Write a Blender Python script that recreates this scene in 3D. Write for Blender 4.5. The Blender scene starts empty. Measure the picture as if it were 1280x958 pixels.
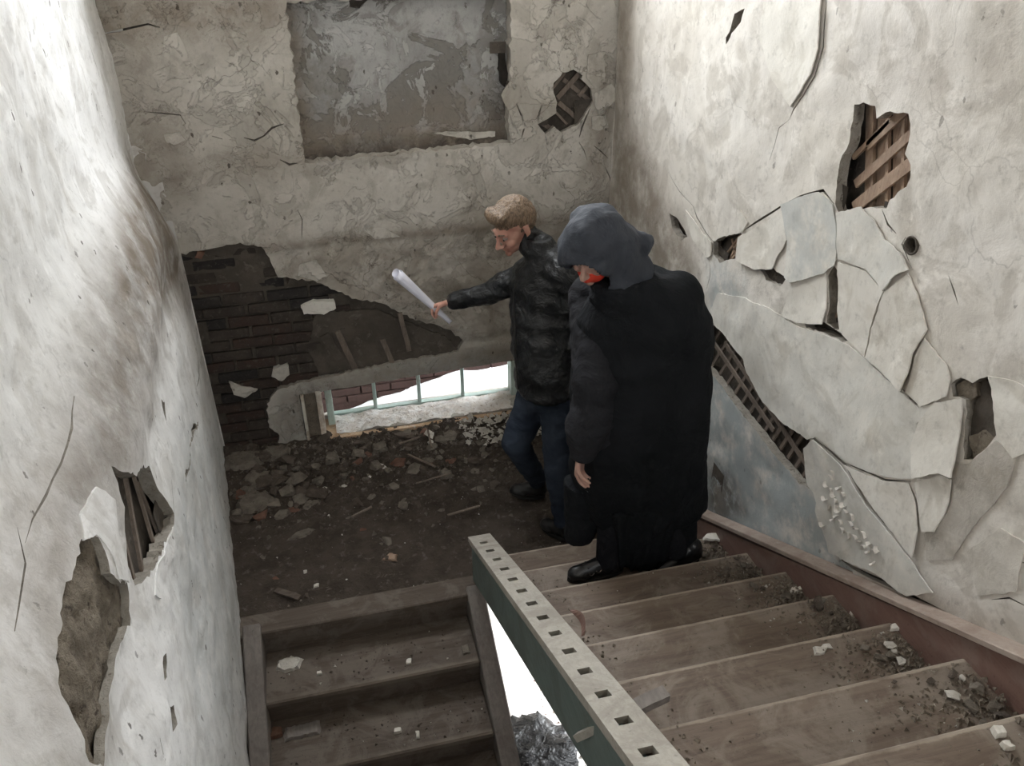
import bpy, bmesh, math, random
import numpy as np
from mathutils import Vector, Matrix, Euler, noise
from mathutils.geometry import delaunay_2d_cdt
random.seed(7); RNG = np.random.default_rng(7)
SC = bpy.context.scene; COL = SC.collection

# ------------------------------------------------------------------ camera, world, lights, exposure
FPX, PIT, YAW, ROL = 1039.53, 0.5368, 0.2400, -0.0090
CAM = np.array([0.8444, -4.7310, 3.1748])
def cam_basis():
    cp, sp, cy, sy = math.cos(PIT), math.sin(PIT), math.cos(YAW), math.sin(YAW)
    fwd = np.array([sy*cp, cy*cp, -sp]); right = np.array([cy, -sy, 0.]); up = np.cross(right, fwd)
    c, s = math.cos(ROL), math.sin(ROL)
    return c*right+s*up, -s*right+c*up, fwd
CR, CU, CF = cam_basis()
cd = bpy.data.cameras.new('camera'); cam = bpy.data.objects.new('camera', cd); COL.objects.link(cam)
cd.sensor_width = 36; cd.lens = FPX/1280*36; cd.clip_start = .05; cd.clip_end = 200
cam.matrix_world = Matrix(((CR[0], CU[0], -CF[0], CAM[0]), (CR[1], CU[1], -CF[1], CAM[1]), (CR[2], CU[2], -CF[2], CAM[2]), (0, 0, 0, 1)))
SC.camera = cam
SC.view_settings.view_transform = 'Standard'; SC.view_settings.look = 'None'
SC.view_settings.gamma = 1; SC.view_settings.use_curve_mapping = False
SC.view_settings.exposure = 2.2
SC.cycles.max_bounces = 8; SC.cycles.diffuse_bounces = 6
SC.cycles.sample_clamp_indirect = 8
SC.cycles.use_denoising = True
wd = bpy.data.worlds.new('overcast_sky'); SC.world = wd; wd.use_nodes = True
bg = wd.node_tree.nodes['Background']; bg.inputs[0].default_value = (.93, .97, 1, 1); bg.inputs[1].default_value = 5.0
def portal(name, loc, rot, sx, sy):
    l = bpy.data.lights.new(name, 'AREA'); l.shape = 'RECTANGLE'; l.size = sx; l.size_y = sy; l.cycles.is_portal = True
    o = bpy.data.objects.new(name, l); COL.objects.link(o); o.location = loc; o.rotation_euler = rot
# stairwell openings, real and added, that let the overcast sky in (an area light looks down its own -Z)
portal('upper_window_daylight', (1.41, .32, 3.70), (math.radians(-90), 0, 0), 1.2, 1.9)
portal('low_window_daylight', (1.35, .32, .25), (math.radians(-90), 0, 0), 1.6, .42)
portal('added_side_daylight', (2.90, -.85, -1.0), (0, math.radians(90), 0), 1.5, 1.3)  # unseen lower opening, added to brighten the floor under the landing
portal('added_rear_fill_daylight', (1.7, -8.05, 4.0), (math.radians(90), 0, 0), 1.0, 1.2)  # unseen opening behind the camera, added for fill light

# pixel (of the 1280x958 photograph) -> point on a plane of the place
def ray(u, v): return CF + CR*((u-640)/FPX) - CU*((v-479)/FPX)
def bp(u, v, ax, val):
    d = ray(u, v); return CAM + d*((val-CAM[ax])/d[ax])
W = 2.633
def left_x(y, z):
    y = np.asarray(y, float); z = np.asarray(z, float)
    zt = 1.70+.42*(1-np.exp(np.minimum(y, 0)/.7))-.10*np.clip(-y-1.2, 0, 3)
    lo = .085+.082*np.clip(-y, 0, 1.6)+.03*np.clip(-y-1.6, 0, 2)
    hi = -.042+.055*np.clip(-y, 0, 3)
    s = np.clip((zt+.30-z)/.60, 0, 1); s = s*s*(3-2*s)
    return hi+(lo-hi)*s - .035*np.exp(-((z-zt+.42)/.16)**2)*np.clip(-y*3, 0, 1)*.6
def pr(u, v): p = bp(u, v, 0, W); return (p[1], p[2])            # right wall -> (y, z)
def pb(u, v, y=0.): p = bp(u, v, 1, y); return (p[0], p[2])       # back wall -> (x, z)
def pl(u, v):                                                     # left wall -> (y, z)
    x = .1
    for _ in range(25):
        p = bp(u, v, 0, x); x = .5*x+.5*float(left_x(p[1], p[2]))
    return (p[1], p[2])
def poly(f, pts): return [f(*p[:2]) for p in pts]

# ------------------------------------------------------------------ object helpers
def tag(o, label=None, cat=None, group=None, kind=None):
    if label: o['label'] = label
    if cat: o['category'] = cat
    if group: o['group'] = group
    if kind: o['kind'] = kind
    return o
def link(name, me, parent=None, mat=None):
    o = bpy.data.objects.new(name, me); COL.objects.link(o)
    if mat and me and not me.materials: me.materials.append(mat)
    if parent: o.parent = parent
    return o
def empty(name, loc=(0, 0, 0)):
    o = bpy.data.objects.new(name, None); COL.objects.link(o); o.location = loc; o.empty_display_size = .1; return o
def local(me, parent):                                            # world-space mesh under a located parent
    if parent is not None:
        me.transform(Matrix.Translation(-parent.location))
    return me
def mesh_of(name, V, F, smooth=False):
    me = bpy.data.meshes.new(name); me.from_pydata([tuple(map(float, v)) for v in V], [], [list(map(int, f)) for f in F])
    if smooth: me.shade_smooth()
    me.update(); return me
def bm_mesh(name, bm, smooth=False):
    me = bpy.data.meshes.new(name); bm.to_mesh(me); bm.free()
    if smooth: me.shade_smooth()
    return me
def box_bm(x0, x1, y0, y1, z0, z1, bev=.004, bm=None):
    b = bmesh.new()
    r = bmesh.ops.create_cube(b, size=1)
    for v in b.verts:
        v.co = Vector(((x0+x1)/2+v.co.x*(x1-x0), (y0+y1)/2+v.co.y*(y1-y0), (z0+z1)/2+v.co.z*(z1-z0)))
    if bev: bmesh.ops.bevel(b, geom=list(b.edges), offset=bev, segments=1, affect='EDGES', clamp_overlap=True)
    return b
def box(name, x0, x1, y0, y1, z0, z1, mat, parent=None, bev=.004):
    return link(name, local(bm_mesh(name, box_bm(x0, x1, y0, y1, z0, z1, bev)), parent), parent, mat)
def prism(name, pts, x0, x1, mat, parent=None, bev=0):            # (y,z) outline extruded along x
    b = bmesh.new(); n = len(pts)
    A = [b.verts.new((x0, p[0], p[1])) for p in pts]; B = [b.verts.new((x1, p[0], p[1])) for p in pts]
    b.faces.new(A[::-1]); b.faces.new(B)
    for i in range(n): b.faces.new((A[i], A[(i+1) % n], B[(i+1) % n], B[i]))
    bmesh.ops.recalc_face_normals(b, faces=b.faces)
    if bev: bmesh.ops.bevel(b, geom=list(b.edges), offset=bev, segments=1, affect='EDGES')
    return link(name, local(bm_mesh(name, b), parent), parent, mat)
def bar(name, a, b, w, t, up, mat, parent=None, wob=.0):           # rectangular bar a->b, width w, thickness t along up
    a = Vector(a); b = Vector(b); d = (b-a).normalized(); up = Vector(up); s = d.cross(up).normalized(); u = s.cross(d)
    V = []; n = 5
    for i in range(n):
        c = a.lerp(b, i/(n-1)); k = wob*(random.random()-.5)
        for q in ((-1, -1), (1, -1), (1, 1), (-1, 1)):
            V.append(c+s*(q[0]*w/2*(1+.12*(random.random()-.5)*(wob > 0))+k)+u*(q[1]*t/2))
    F = [(0, 3, 2, 1), (4*n-4, 4*n-3, 4*n-2, 4*n-1)]
    for i in range(n-1):
        for j in range(4): F.append((4*i+j, 4*i+(j+1) % 4, 4*i+4+(j+1) % 4, 4*i+4+j))
    return link(name, local(mesh_of(name, V, F), parent), parent, mat)

# ------------------------------------------------------------------ materials
class NT:
    def __init__(s, name):
        s.m = bpy.data.materials.new(name); s.m.use_nodes = True; s.t = s.m.node_tree; s.n = s.t.nodes; s.b = s.n['Principled BSDF']
        g = s.n.new('ShaderNodeNewGeometry'); s.pos = g.outputs['Position']
    def lk(s, a, b): s.t.links.new(a, b)
    def put(s, inp, v):
        if hasattr(v, 'links') or hasattr(v, 'is_linked'): s.lk(v, inp)
        else: inp.default_value = v
    def mapping(s, sc, rot=(0, 0, 0), src=None):
        m = s.n.new('ShaderNodeMapping'); s.lk(src or s.pos, m.inputs[0]); m.inputs['Scale'].default_value = sc; m.inputs['Rotation'].default_value = rot; return m.outputs[0]
    def noise(s, scale, detail=4, rough=.6, vec=None, dist=0):
        n = s.n.new('ShaderNodeTexNoise'); s.lk(vec or s.pos, n.inputs['Vector']); n.inputs['Scale'].default_value = scale
        n.inputs['Detail'].default_value = detail; n.inputs['Roughness'].default_value = rough; n.inputs['Distortion'].default_value = dist; return n.outputs[0]
    def voro(s, scale, feat='F1', vec=None, out=0):
        n = s.n.new('ShaderNodeTexVoronoi'); n.feature = feat; s.lk(vec or s.pos, n.inputs['Vector']); n.inputs['Scale'].default_value = scale; return n.outputs[out]
    def ramp(s, fac, lo, hi, a=0., b=1.):
        n = s.n.new('ShaderNodeMapRange'); s.lk(fac, n.inputs[0]); n.inputs[1].default_value = lo; n.inputs[2].default_value = hi; n.inputs[3].default_value = a; n.inputs[4].default_value = b
        n.interpolation_type = 'SMOOTHSTEP'; return n.outputs[0]
    def mix(s, fac, a, b):
        n = s.n.new('ShaderNodeMix'); n.data_type = 'RGBA'
        s.put(n.inputs[0], fac)
        for i, v in ((6, a), (7, b)): s.put(n.inputs[i], v if hasattr(v, 'is_linked') else (*v, 1))
        return n.outputs[2]
    def math(s, op, a, b=0.):
        n = s.n.new('ShaderNodeMath'); n.operation = op; s.put(n.inputs[0], a); s.put(n.inputs[1], b); return n.outputs[0]
    def bump(s, h, st, d, prev=None):
        n = s.n.new('ShaderNodeBump'); n.inputs['Strength'].default_value = st; n.inputs['Distance'].default_value = d; s.lk(h, n.inputs['Height'])
        if prev: s.lk(prev, n.inputs['Normal'])
        return n.outputs[0]
    def attr(s, name):
        a = s.n.new('ShaderNodeAttribute'); a.attribute_name = name; sp = s.n.new('ShaderNodeSeparateColor'); s.lk(a.outputs['Color'], sp.inputs[0]); return sp.outputs
    def done(s, col, rough=.85, bump=None, spec=.3):
        s.put(s.b.inputs['Base Color'], col if hasattr(col, 'is_linked') else (*col, 1)); s.put(s.b.inputs['Roughness'], rough)
        s.b.inputs['Specular IOR Level'].default_value = spec
        if bump: s.lk(bump, s.b.inputs['Normal'])
        return s.m
def plaster(name, c1, c2, c3, speck=.5, rough=1., cracks=.8, peel=0., curls=0.):
    n = NT(name)
    big = n.ramp(n.noise(1.3, 5, .6, dist=.6), .35, .68); med = n.ramp(n.noise(4.2, 6, .62, dist=.9), .50, .60); fin = n.noise(26, 6, .7)
    col = n.mix(big, c1, c2); col = n.mix(n.math('MULTIPLY', med, .55), col, c3)
    col = n.mix(n.ramp(n.noise(9, 5, .7, dist=.4), .56, .72, 0, .45), col, tuple(min(1, c*1.22) for c in c1))
    col = n.mix(n.ramp(fin, .50, .75, 0, .45), col, tuple(c*.62 for c in c3))
    if peel:
        pe = n.ramp(n.noise(2.6, 7, .66, dist=.7), .525, .540); pf = n.ramp(n.noise(5.5, 7, .7, dist=1.), .555, .570)
        col = n.mix(n.math('MULTIPLY', pe, peel), col, tuple(c*.86 for c in c3)); col = n.mix(n.math('MULTIPLY', pf, peel), col, tuple(min(1, c*1.12) for c in c1))
    st = n.noise(2.2, 6, .7, n.mapping((3, 3, .8))); col = n.mix(n.ramp(st, .55, .75, 0, .35), col, (c3[0]*.6, c3[1]*.55, c3[2]*.47))
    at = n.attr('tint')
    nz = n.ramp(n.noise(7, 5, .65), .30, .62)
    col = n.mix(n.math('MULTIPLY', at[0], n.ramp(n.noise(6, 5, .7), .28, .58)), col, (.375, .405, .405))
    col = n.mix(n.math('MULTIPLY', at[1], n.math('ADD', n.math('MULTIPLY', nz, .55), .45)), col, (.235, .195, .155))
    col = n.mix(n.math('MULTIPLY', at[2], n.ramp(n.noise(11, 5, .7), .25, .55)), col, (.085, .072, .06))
    sv = n.voro(17, vec=n.mapping((1, 1, .55))); sm = n.ramp(n.noise(3.1, 4, .6), .40, .60)
    chips = n.math('MULTIPLY', n.ramp(n.math('ADD', sv, n.math('MULTIPLY', n.noise(38, 4, .7, dist=.6), .55)), .395, .36), sm)
    col = n.mix(n.math('MULTIPLY', chips, speck), col, (.07, .058, .045))
    cr = n.ramp(n.voro(2.3, 'DISTANCE_TO_EDGE', vec=n.mapping((1, 1, 1))), .0, .012, 1, 0)
    wob = n.n.new('ShaderNodeVectorMath'); wob.operation = 'ADD'
    nn = n.n.new('ShaderNodeTexNoise'); n.lk(n.pos, nn.inputs['Vector']); nn.inputs['Scale'].default_value = 3; nn.inputs['Detail'].default_value = 5
    n.lk(n.pos, wob.inputs[0]); sc = n.n.new('ShaderNodeVectorMath'); sc.operation = 'SCALE'; n.lk(nn.outputs['Color'], sc.inputs[0]); sc.inputs['Scale'].default_value = .55; n.lk(sc.outputs[0], wob.inputs[1])
    cr = n.ramp(n.voro(1.9, 'DISTANCE_TO_EDGE', vec=wob.outputs[0]), .0, .010, 1, 0)
    cr = n.math('MULTIPLY', cr, n.math('MULTIPLY', n.ramp(n.noise(2.4, 3, .6), .52, .60), cracks))
    col = n.mix(n.math('MULTIPLY', cr, .75), col, (.09, .075, .06))
    if curls:
        cl = n.math('ABSOLUTE', n.math('SUBTRACT', n.noise(13, 4, .6, dist=1.8), .5)); cl = n.ramp(cl, .0, .022, 1, 0)
        cl = n.math('MULTIPLY', n.math('MULTIPLY', cl, at[1]), n.ramp(n.noise(6, 3, .6), .48, .60)); col = n.mix(n.math('MULTIPLY', cl, curls), col, (.10, .08, .062))
    b = n.bump(n.noise(5, 6, .65, dist=.5), .20*rough, .04); b = n.bump(n.noise(45, 5, .7), .35*rough, .005, b)
    b = n.bump(n.math('MULTIPLY', n.noise(17, 6, .7, dist=1.6), at[1]), .5, .018, b)
    if peel: b = n.bump(n.math('SUBTRACT', pf, pe), .8, .006, b)
    if curls: b = n.bump(cl, -1., .012, b)
    b = n.bump(n.math('ADD', chips, cr), -.8, .006, b); b = n.bump(med, -.5, .003, b)
    return n.done(col, .9, b, .2)
M_PL = plaster('aged_plaster', (.57, .54, .49), (.45, .42, .37), (.34, .31, .265), .9, 1, .8, .32, 1.)
M_PR = plaster('warm_plaster', (.73, .695, .645), (.61, .57, .51), (.47, .43, .375), .45, .8, .25)
M_PW = plaster('white_plaster', (.80, .79, .78), (.68, .67, .65), (.52, .50, .47), .8, .7, .25)
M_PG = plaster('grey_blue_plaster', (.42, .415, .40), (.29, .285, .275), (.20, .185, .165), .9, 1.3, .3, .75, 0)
M_SLAB = plaster('loose_plaster', (.76, .73, .67), (.68, .645, .58), (.56, .52, .45), .12, .5, .0)
def rough_mat(name, c1, c2, c3=None, s=8, rough=.9, bs=.6, bd=.01, spec=.2):
    n = NT(name); col = n.mix(n.ramp(n.noise(s, 6, .65), .35, .65), c1, c2)
    if c3: col = n.mix(n.ramp(n.noise(s*2.7, 5, .7, dist=.5), .55, .68), col, c3)
    b = n.bump(n.noise(s*2, 6, .7), bs, bd); b = n.bump(n.noise(s*11, 4, .7), bs, bd*.25, b)
    return n.done(col, rough, b, spec)
def wood_mat(name, c1, c2, c3, axis=0, s=3, rough=.7, wear=.5, edge=None):
    n = NT(name); sc = [14, 14, 14]; sc[axis] = 1.2
    g = n.noise(s, 6, .65, n.mapping(sc), dist=.8); col = n.mix(n.ramp(g, .3, .7), c1, c2)
    col = n.mix(n.math('MULTIPLY', n.ramp(n.noise(5, 6, .7, dist=.8), .45, .62), wear), col, c3)
    col = n.mix(n.ramp(n.noise(60, 4, .7), .60, .72, 0, .5), col, tuple(c*.35 for c in c1))
    if edge:
        tc = n.n.new('ShaderNodeTexCoord'); sx = n.n.new('ShaderNodeSeparateXYZ'); n.lk(tc.outputs['Generated'], sx.inputs[0])
        e = n.ramp(n.math('ADD', sx.outputs[1], n.math('MULTIPLY', n.noise(14, 4, .6), .06)), edge[0], edge[1]); col = n.mix(n.math('MULTIPLY', e, n.ramp(n.noise(5, 4, .6), .3, .6, .15, .7)), col, edge[2])
    b = n.bump(g, .35, .004); b = n.bump(n.noise(30, 5, .7), .4, .004, b)
    return n.done(col, rough, b, .3)
M_CORE = rough_mat('wall_core_dark', (.060, .050, .042), (.10, .085, .07), (.14, .12, .10), 9)
M_MORT = rough_mat('old_mortar', (.080, .068, .056), (.115, .098, .08), (.15, .132, .11), 6, bs=.9, bd=.02)
M_GRIT = rough_mat('dusty_brown_grit', (.20, .165, .13), (.30, .26, .21), (.13, .10, .08), 60)
M_EDGE = rough_mat('broken_plaster_edge', (.26, .235, .20), (.36, .33, .285), (.15, .125, .10), 20, bs=.8, bd=.01)
M_RUBW = rough_mat('rough_brown_mortar', (.21, .175, .135), (.33, .28, .22), (.12, .095, .075), 13, bs=1, bd=.03)
M_BR = [rough_mat('brick_%s' % k, a, b, c, 14, bs=.8) for k, a, b, c in (
    ('umber', (.050, .041, .035), (.070, .057, .048), (.105, .09, .078)), ('red_brown', (.066, .043, .035), (.055, .042, .036), (.10, .085, .075)), ('sooty', (.030, .027, .026), (.045, .040, .037), (.08, .07, .062)))]
M_LATH = wood_mat('bare_lath_wood', (.30, .20, .14), (.42, .31, .23), (.22, .16, .12), 2, 5)
M_LATHD = wood_mat('grey_lath_wood', (.16, .125, .10), (.24, .195, .16), (.10, .08, .065), 2, 5)
M_SOIL = rough_mat('dirt_covered_floor', (.060, .047, .037), (.092, .074, .060), (.150, .130, .112), 7, bs=1, bd=.03)
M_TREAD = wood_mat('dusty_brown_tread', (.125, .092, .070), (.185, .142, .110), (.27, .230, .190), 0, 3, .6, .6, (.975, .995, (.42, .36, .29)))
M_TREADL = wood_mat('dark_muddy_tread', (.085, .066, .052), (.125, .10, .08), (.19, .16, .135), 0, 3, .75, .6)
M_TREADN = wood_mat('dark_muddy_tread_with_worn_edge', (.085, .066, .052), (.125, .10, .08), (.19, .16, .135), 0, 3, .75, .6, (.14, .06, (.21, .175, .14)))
M_STRB = wood_mat('brown_painted_board', (.200, .118, .095), (.23, .145, .118), (.27, .21, .18), 1, 3, .55, .5)
M_CAPP = wood_mat('pale_worn_board', (.36, .285, .24), (.42, .35, .30), (.27, .20, .165), 1, 3, .6, .6)
M_CAP = wood_mat('grey_worn_cap', (.36, .335, .29), (.44, .41, .36), (.25, .225, .19), 1, 4, .65, .6)
M_GREEN = wood_mat('green_painted_board', (.125, .160, .150), (.155, .195, .180), (.085, .092, .084), 1, 3, .5, .5)
M_GREY = wood_mat('dusty_grey_stringer', (.17, .15, .135), (.23, .205, .185), (.12, .10, .09), 1, 3, .7, .5)
M_HOLE = rough_mat('socket_dark', (.02, .017, .014), (.035, .03, .025))
M_MINT = wood_mat('pale_green_window_paint', (.42, .53, .49), (.50, .60, .56), (.30, .30, .26), 2, 5, .6, .4)
M_WHT = wood_mat('flaking_white_board', (.62, .58, .50), (.72, .69, .62), (.30, .20, .13), 2, 5, .7, .6)
M_SILL = rough_mat('orange_brown_sill', (.50, .33, .20), (.60, .46, .33), (.66, .60, .52), 12)
M_SNOW = rough_mat('snow', (.84, .85, .87), (.90, .91, .92), None, 5, bs=.5, bd=.02)
M_SNOWD = rough_mat('dirty_snow', (.74, .68, .62), (.86, .84, .82), (.42, .33, .27), 16, bs=.8, bd=.02)
M_OBRK = rough_mat('outside_brick', (.030, .016, .013), (.040, .022, .018), (.024, .017, .015), 9)
M_CHK = [rough_mat('rubble_%s' % k, a, b, c, 18, bs=.6) for k, a, b, c in (
    ('grey', (.140, .120, .098), (.205, .180, .150), (.095, .079, .064)), ('brown', (.078, .062, .050), (.115, .094, .076), (.15, .13, .11)),
    ('pale', (.50, .47, .42), (.62, .59, .54), (.36, .33, .28)), ('red', (.150, .078, .055), (.19, .11, .08), (.13, .10, .085)))]

# ------------------------------------------------------------------ plaster panels: triangulated walls with real holes and rims
def rag(pts, seg=.02, amp=.004, closed=True, keep=False):
    out = []; n = len(pts)
    for i in range(n if closed else n-1):
        a = np.array(pts[i]); b = np.array(pts[(i+1) % n]); L = np.linalg.norm(b-a); k = max(1, int(L/seg)); nn = np.array([-(b-a)[1], (b-a)[0]])/max(L, 1e-9)
        for j in range(k):
            p = a+(b-a)*(j/k)
            if not (keep and j == 0): p = p+nn*amp*(RNG.random()-.5)*2
            out.append((float(p[0]), float(p[1])))
    return out
def inside(P, pg):
    P = np.asarray(P); pg = np.asarray(pg); x, y = P[:, 0], P[:, 1]; r = np.zeros(len(P), bool); n = len(pg)
    for i in range(n):
        x1, y1 = pg[i]; x2, y2 = pg[(i+1) % n]
        if y1 == y2: continue
        c = ((y1 > y) != (y2 > y)) & (x < (x2-x1)*(y-y1)/(y2-y1)+x1); r ^= c
    return r
def segdist(P, pg, closed=True):
    P = np.asarray(P); pg = np.asarray(pg); D = np.full(len(P), 9.); n = len(pg)
    for i in range(n if closed else n-1):
        a = pg[i]; b = pg[(i+1) % n]; d = b-a; L = max((d*d).sum(), 1e-12); t = np.clip(((P-a)@d)/L, 0, 1)
        D = np.minimum(D, np.hypot(*(P-a-t[:, None]*d).T))
    return D
def crackpoly(pts, w):
    pts = [np.array(p) for p in pts]; A = []; B = []
    for i, p in enumerate(pts):
        d = pts[min(i+1, len(pts)-1)]-pts[max(i-1, 0)]; nn = np.array([-d[1], d[0]])/np.linalg.norm(d)
        ww = w*(.25 if i in (0, len(pts)-1) else .7+.6*RNG.random()); A.append(tuple(p+nn*ww/2)); B.append(tuple(p-nn*ww/2))
    return A+B[::-1]
def fbm(p, s, o=4): return noise.fractal(Vector(p)*s, .6, 2.1, o)
def panel(name, frame, outer, holes, ga, gb, mat, parent=None, disp=None, tints=(), edge_mat=None):
    """holes: (polygon, rim depth). frame(a,b,n)->world, n grows into the room."""
    A, B = np.meshgrid(ga, gb, indexing='ij'); P = np.stack([A.ravel(), B.ravel()], 1)
    da = np.gradient(ga)[:, None]+0*B; db = np.gradient(gb)[None, :]+0*A
    st = np.minimum(da, db).ravel()
    P = P+(RNG.random(P.shape)-.5)*.45*np.minimum(st, .05)[:, None]
    ok = inside(P, outer) & (segdist(P, np.array(outer)) > .4*np.minimum(st, .03))
    for h, _ in holes:
        h = np.array(h); lo = h.min(0)-.05; hi = h.max(0)+.05; m = ((P > lo) & (P < hi)).all(1) & ok
        if m.any():
            q = P[m]; k = ~inside(q, h) & (segdist(q, h) > .35*np.minimum(st[m], .02)); ok[np.where(m)[0][~k]] = False
    P = P[ok]
    V = [tuple(p) for p in P]; E = []
    def ring(pg):
        s = len(V); V.extend(pg); n = len(pg)
        E.extend((s+i, s+(i+1) % n) for i in range(n))
    ring(outer)
    for h, _ in holes: ring(h)
    vo, _, fo, _, _, _ = delaunay_2d_cdt([Vector(v) for v in V], E, [], 0, 1e-6)
    Q = np.array([tuple(v) for v in vo]); T = np.array([f for f in fo if len(f) == 3]); C = Q[T].mean(1)
    keep = inside(C, outer)
    for h, _ in holes: keep &= ~inside(C, h)
    T = T[keep]; used = np.unique(T); rm = -np.ones(len(Q), int); rm[used] = np.arange(len(used)); Q = Q[used]; T = rm[T]
    a = Q[T[:, 1]]-Q[T[:, 0]]; b = Q[T[:, 2]]-Q[T[:, 0]]; fl = a[:, 0]*b[:, 1]-a[:, 1]*b[:, 0] < 0; T[fl] = T[fl][:, ::-1]
    N = np.array([disp(x, y) if disp else 0. for x, y in Q])
    ed = {}
    for t in T:
        for i in range(3):
            e = (int(t[i]), int(t[(i+1) % 3])); ed[e] = 1
    bd = [e for e in ed if (e[1], e[0]) not in ed]
    hb = [(np.array(h), d) for h, d in holes]
    V3 = [frame(x, y, n) for (x, y), n in zip(Q, N)]; F = [list(t) for t in T]
    back = {}
    bvs = sorted({v for e in bd for v in e}); Pb = Q[bvs]; best = np.full(len(bvs), 9.); dep = np.full(len(bvs), .0)
    for h, d in hb:
        s = segdist(Pb, h); m = s < best; best[m] = s[m]; dep[m] = d
    so = segdist(Pb, np.array(outer)); dep[(so < best)] = .0
    for k, v in enumerate(bvs):
        if dep[k] > 0: back[v] = len(V3); V3.append(frame(Q[v][0], Q[v][1], N[v]-dep[k]))
    nf0 = len(F); brk_ = []
    dpt = {v: dep[k] for k, v in enumerate(bvs)}
    for e in bd:
        if e[0] in back and e[1] in back: F.append([e[1], e[0], back[e[0]], back[e[1]]]); brk_.append(1 if .012 < dpt[e[0]] < .06 and edge_mat else 0)
    me = mesh_of(name, V3, F)
    ca = me.color_attributes.new('tint', 'FLOAT_COLOR', 'POINT'); arr = np.zeros((len(V3), 4), np.float32); arr[:, 3] = 1
    for pg, ch, amt, soft in tints:
        pg = np.array(pg); d = segdist(Q, pg); ins = inside(Q, pg); f = np.clip(.5+np.where(ins, d, -d)/max(soft, 1e-4)*.5, 0, 1); arr[:len(Q), ch] = np.maximum(arr[:len(Q), ch], f*amt)
    ca.data.foreach_set('color', arr.ravel())
    me.shade_smooth(); me.set_sharp_from_angle(angle=.7)
    if edge_mat:
        me.materials.append(mat); me.materials.append(edge_mat); mi = np.zeros(len(me.polygons), np.int32); mi[nf0:nf0+len(brk_)] = brk_; me.polygons.foreach_set('material_index', mi)
    return link(name, local(me, parent), parent, mat)
DISP = {}
def slab(name, frame, pg, mat, parent, base=.006, grad=(0, 0), curl=0., thick=.007, amp=.003, ntint=None, step=.03):
    """a loose piece of plaster: its own outline, thickness, tilt and curling rim."""
    pg = rag(pg, .018, amp); A = np.array(pg); lo = A.min(0); hi = A.max(0); c = A.mean(0)
    gx, gy = np.meshgrid(np.arange(lo[0], hi[0], step), np.arange(lo[1], hi[1], step)); P = np.stack([gx.ravel(), gy.ravel()], 1)
    if len(P): P = P[inside(P, A) & (segdist(P, A) > step*.35)] if len(P) else P
    n0 = len(pg); V = list(pg)+[tuple(p) for p in P]
    vo, _, fo, _, _, _ = delaunay_2d_cdt([Vector(v) for v in V], [(i, (i+1) % n0) for i in range(n0)], [], 0, 1e-7)
    Q = np.array([tuple(v) for v in vo]); T = np.array([f for f in fo if len(f) == 3]); T = T[inside(Q[T].mean(1), A)]
    a = Q[T[:, 1]]-Q[T[:, 0]]; b = Q[T[:, 2]]-Q[T[:, 0]]; fl = a[:, 0]*b[:, 1]-a[:, 1]*b[:, 0] < 0; T[fl] = T[fl][:, ::-1]
    D = segdist(Q, A)
    dp = DISP.get(frame.__name__)
    N = base+(np.array([dp(x, y) for x, y in Q]) if dp else 0)+np.maximum(0, (Q-c)@np.array(grad))+curl*np.exp(-D/.035)+np.array([.003*noise.noise(Vector((x*9, y*9, c[0]*5))) for x, y in Q])
    m = len(Q); V3 = [frame(x, y, n) for (x, y), n in zip(Q, N)]+[frame(x, y, n-thick) for (x, y), n in zip(Q, N)]
    ed = {(int(t[i]), int(t[(i+1) % 3])) for t in T for i in range(3)}
    F = [list(t) for t in T]+[[t[2]+m, t[1]+m, t[0]+m] for t in T]+[[e[1], e[0], e[0]+m, e[1]+m] for e in ed if (e[1], e[0]) not in ed]
    me = mesh_of(name, V3, F); me.shade_smooth(); me.set_sharp_from_angle(angle=.7)
    if ntint:
        ca = me.color_attributes.new('tint', 'FLOAT_COLOR', 'POINT'); arr = np.tile(np.array([*ntint, 1], np.float32), (len(V3), 1)); ca.data.foreach_set('color', arr.ravel())
    return link(name, local(me, parent), parent, mat)
def FR(a, b, n): return (W-n, a, b)
def FB(a, b, n): return (a, -n, b)
def FL(a, b, n): return (float(left_x(a, b))+n, a, b)
def axis_pts(lo, fl, fh, hi, fine, coarse):
    return np.concatenate([np.arange(lo, fl, coarse), np.arange(fl, fh, fine), np.arange(fh, hi+1e-6, coarse)])
ZB, ZT, YF = -1.75, 5.1, -8.0
# ------------------------------------------------------------------ back wall
bh = []
win = [(.60, .055), (2.11, .075), (2.11, .455), (.60, .400)]
brk = [(232, 322), (262, 311), (300, 305), (328, 308), (338, 328), (348, 346), (392, 352), (440, 372), (482, 382), (520, 402), (560, 412), (580, 428), (572, 441), (540, 447), (500, 452), (450, 462), (410, 472), (372, 480), (345, 488), (334, 505), (336, 535), (350, 545), (300, 575), (262, 560), (258, 480)]
brk = poly(pb, brk)
brk[-3:] = [(.40, -.02), (.02, -.02), (.0, .55)]; brk.append((-.03, 1.0)); brk[0] = (-.02, 1.40)
BRK = rag(brk, .022, .008)
lathb = poly(pb, [(610+x/4.79, 60+y/4.79) for x, y in [(395, 210), (450, 150), (510, 130), (565, 165), (560, 190), (620, 250), (630, 320), (600, 370), (545, 455), (470, 490), (440, 510), (400, 475), (345, 515), (300, 460), (410, 390), (415, 330), (395, 270)]])
slot = poly(pb, [(627, 64), (634, 64), (636, 84), (638, 104), (634, 112), (628, 104)])
bump1 = poly(pb, [(372, 205), (392, 196), (440, 192), (500, 186), (560, 178), (620, 173), (640, 182), (600, 186), (540, 192), (480, 200), (420, 208), (366, 215)])
rec = [(.828, 1.872), (2.0, 1.90), (2.01, 2.69), (.845, 2.69)]
added_side_opening = [(-1.50, ZB+.001), (-.25, ZB+.001), (-.25, -.30), (-1.50, -.30)]  # unseen opening in the right wall, added to whiten the lower floor
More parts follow.
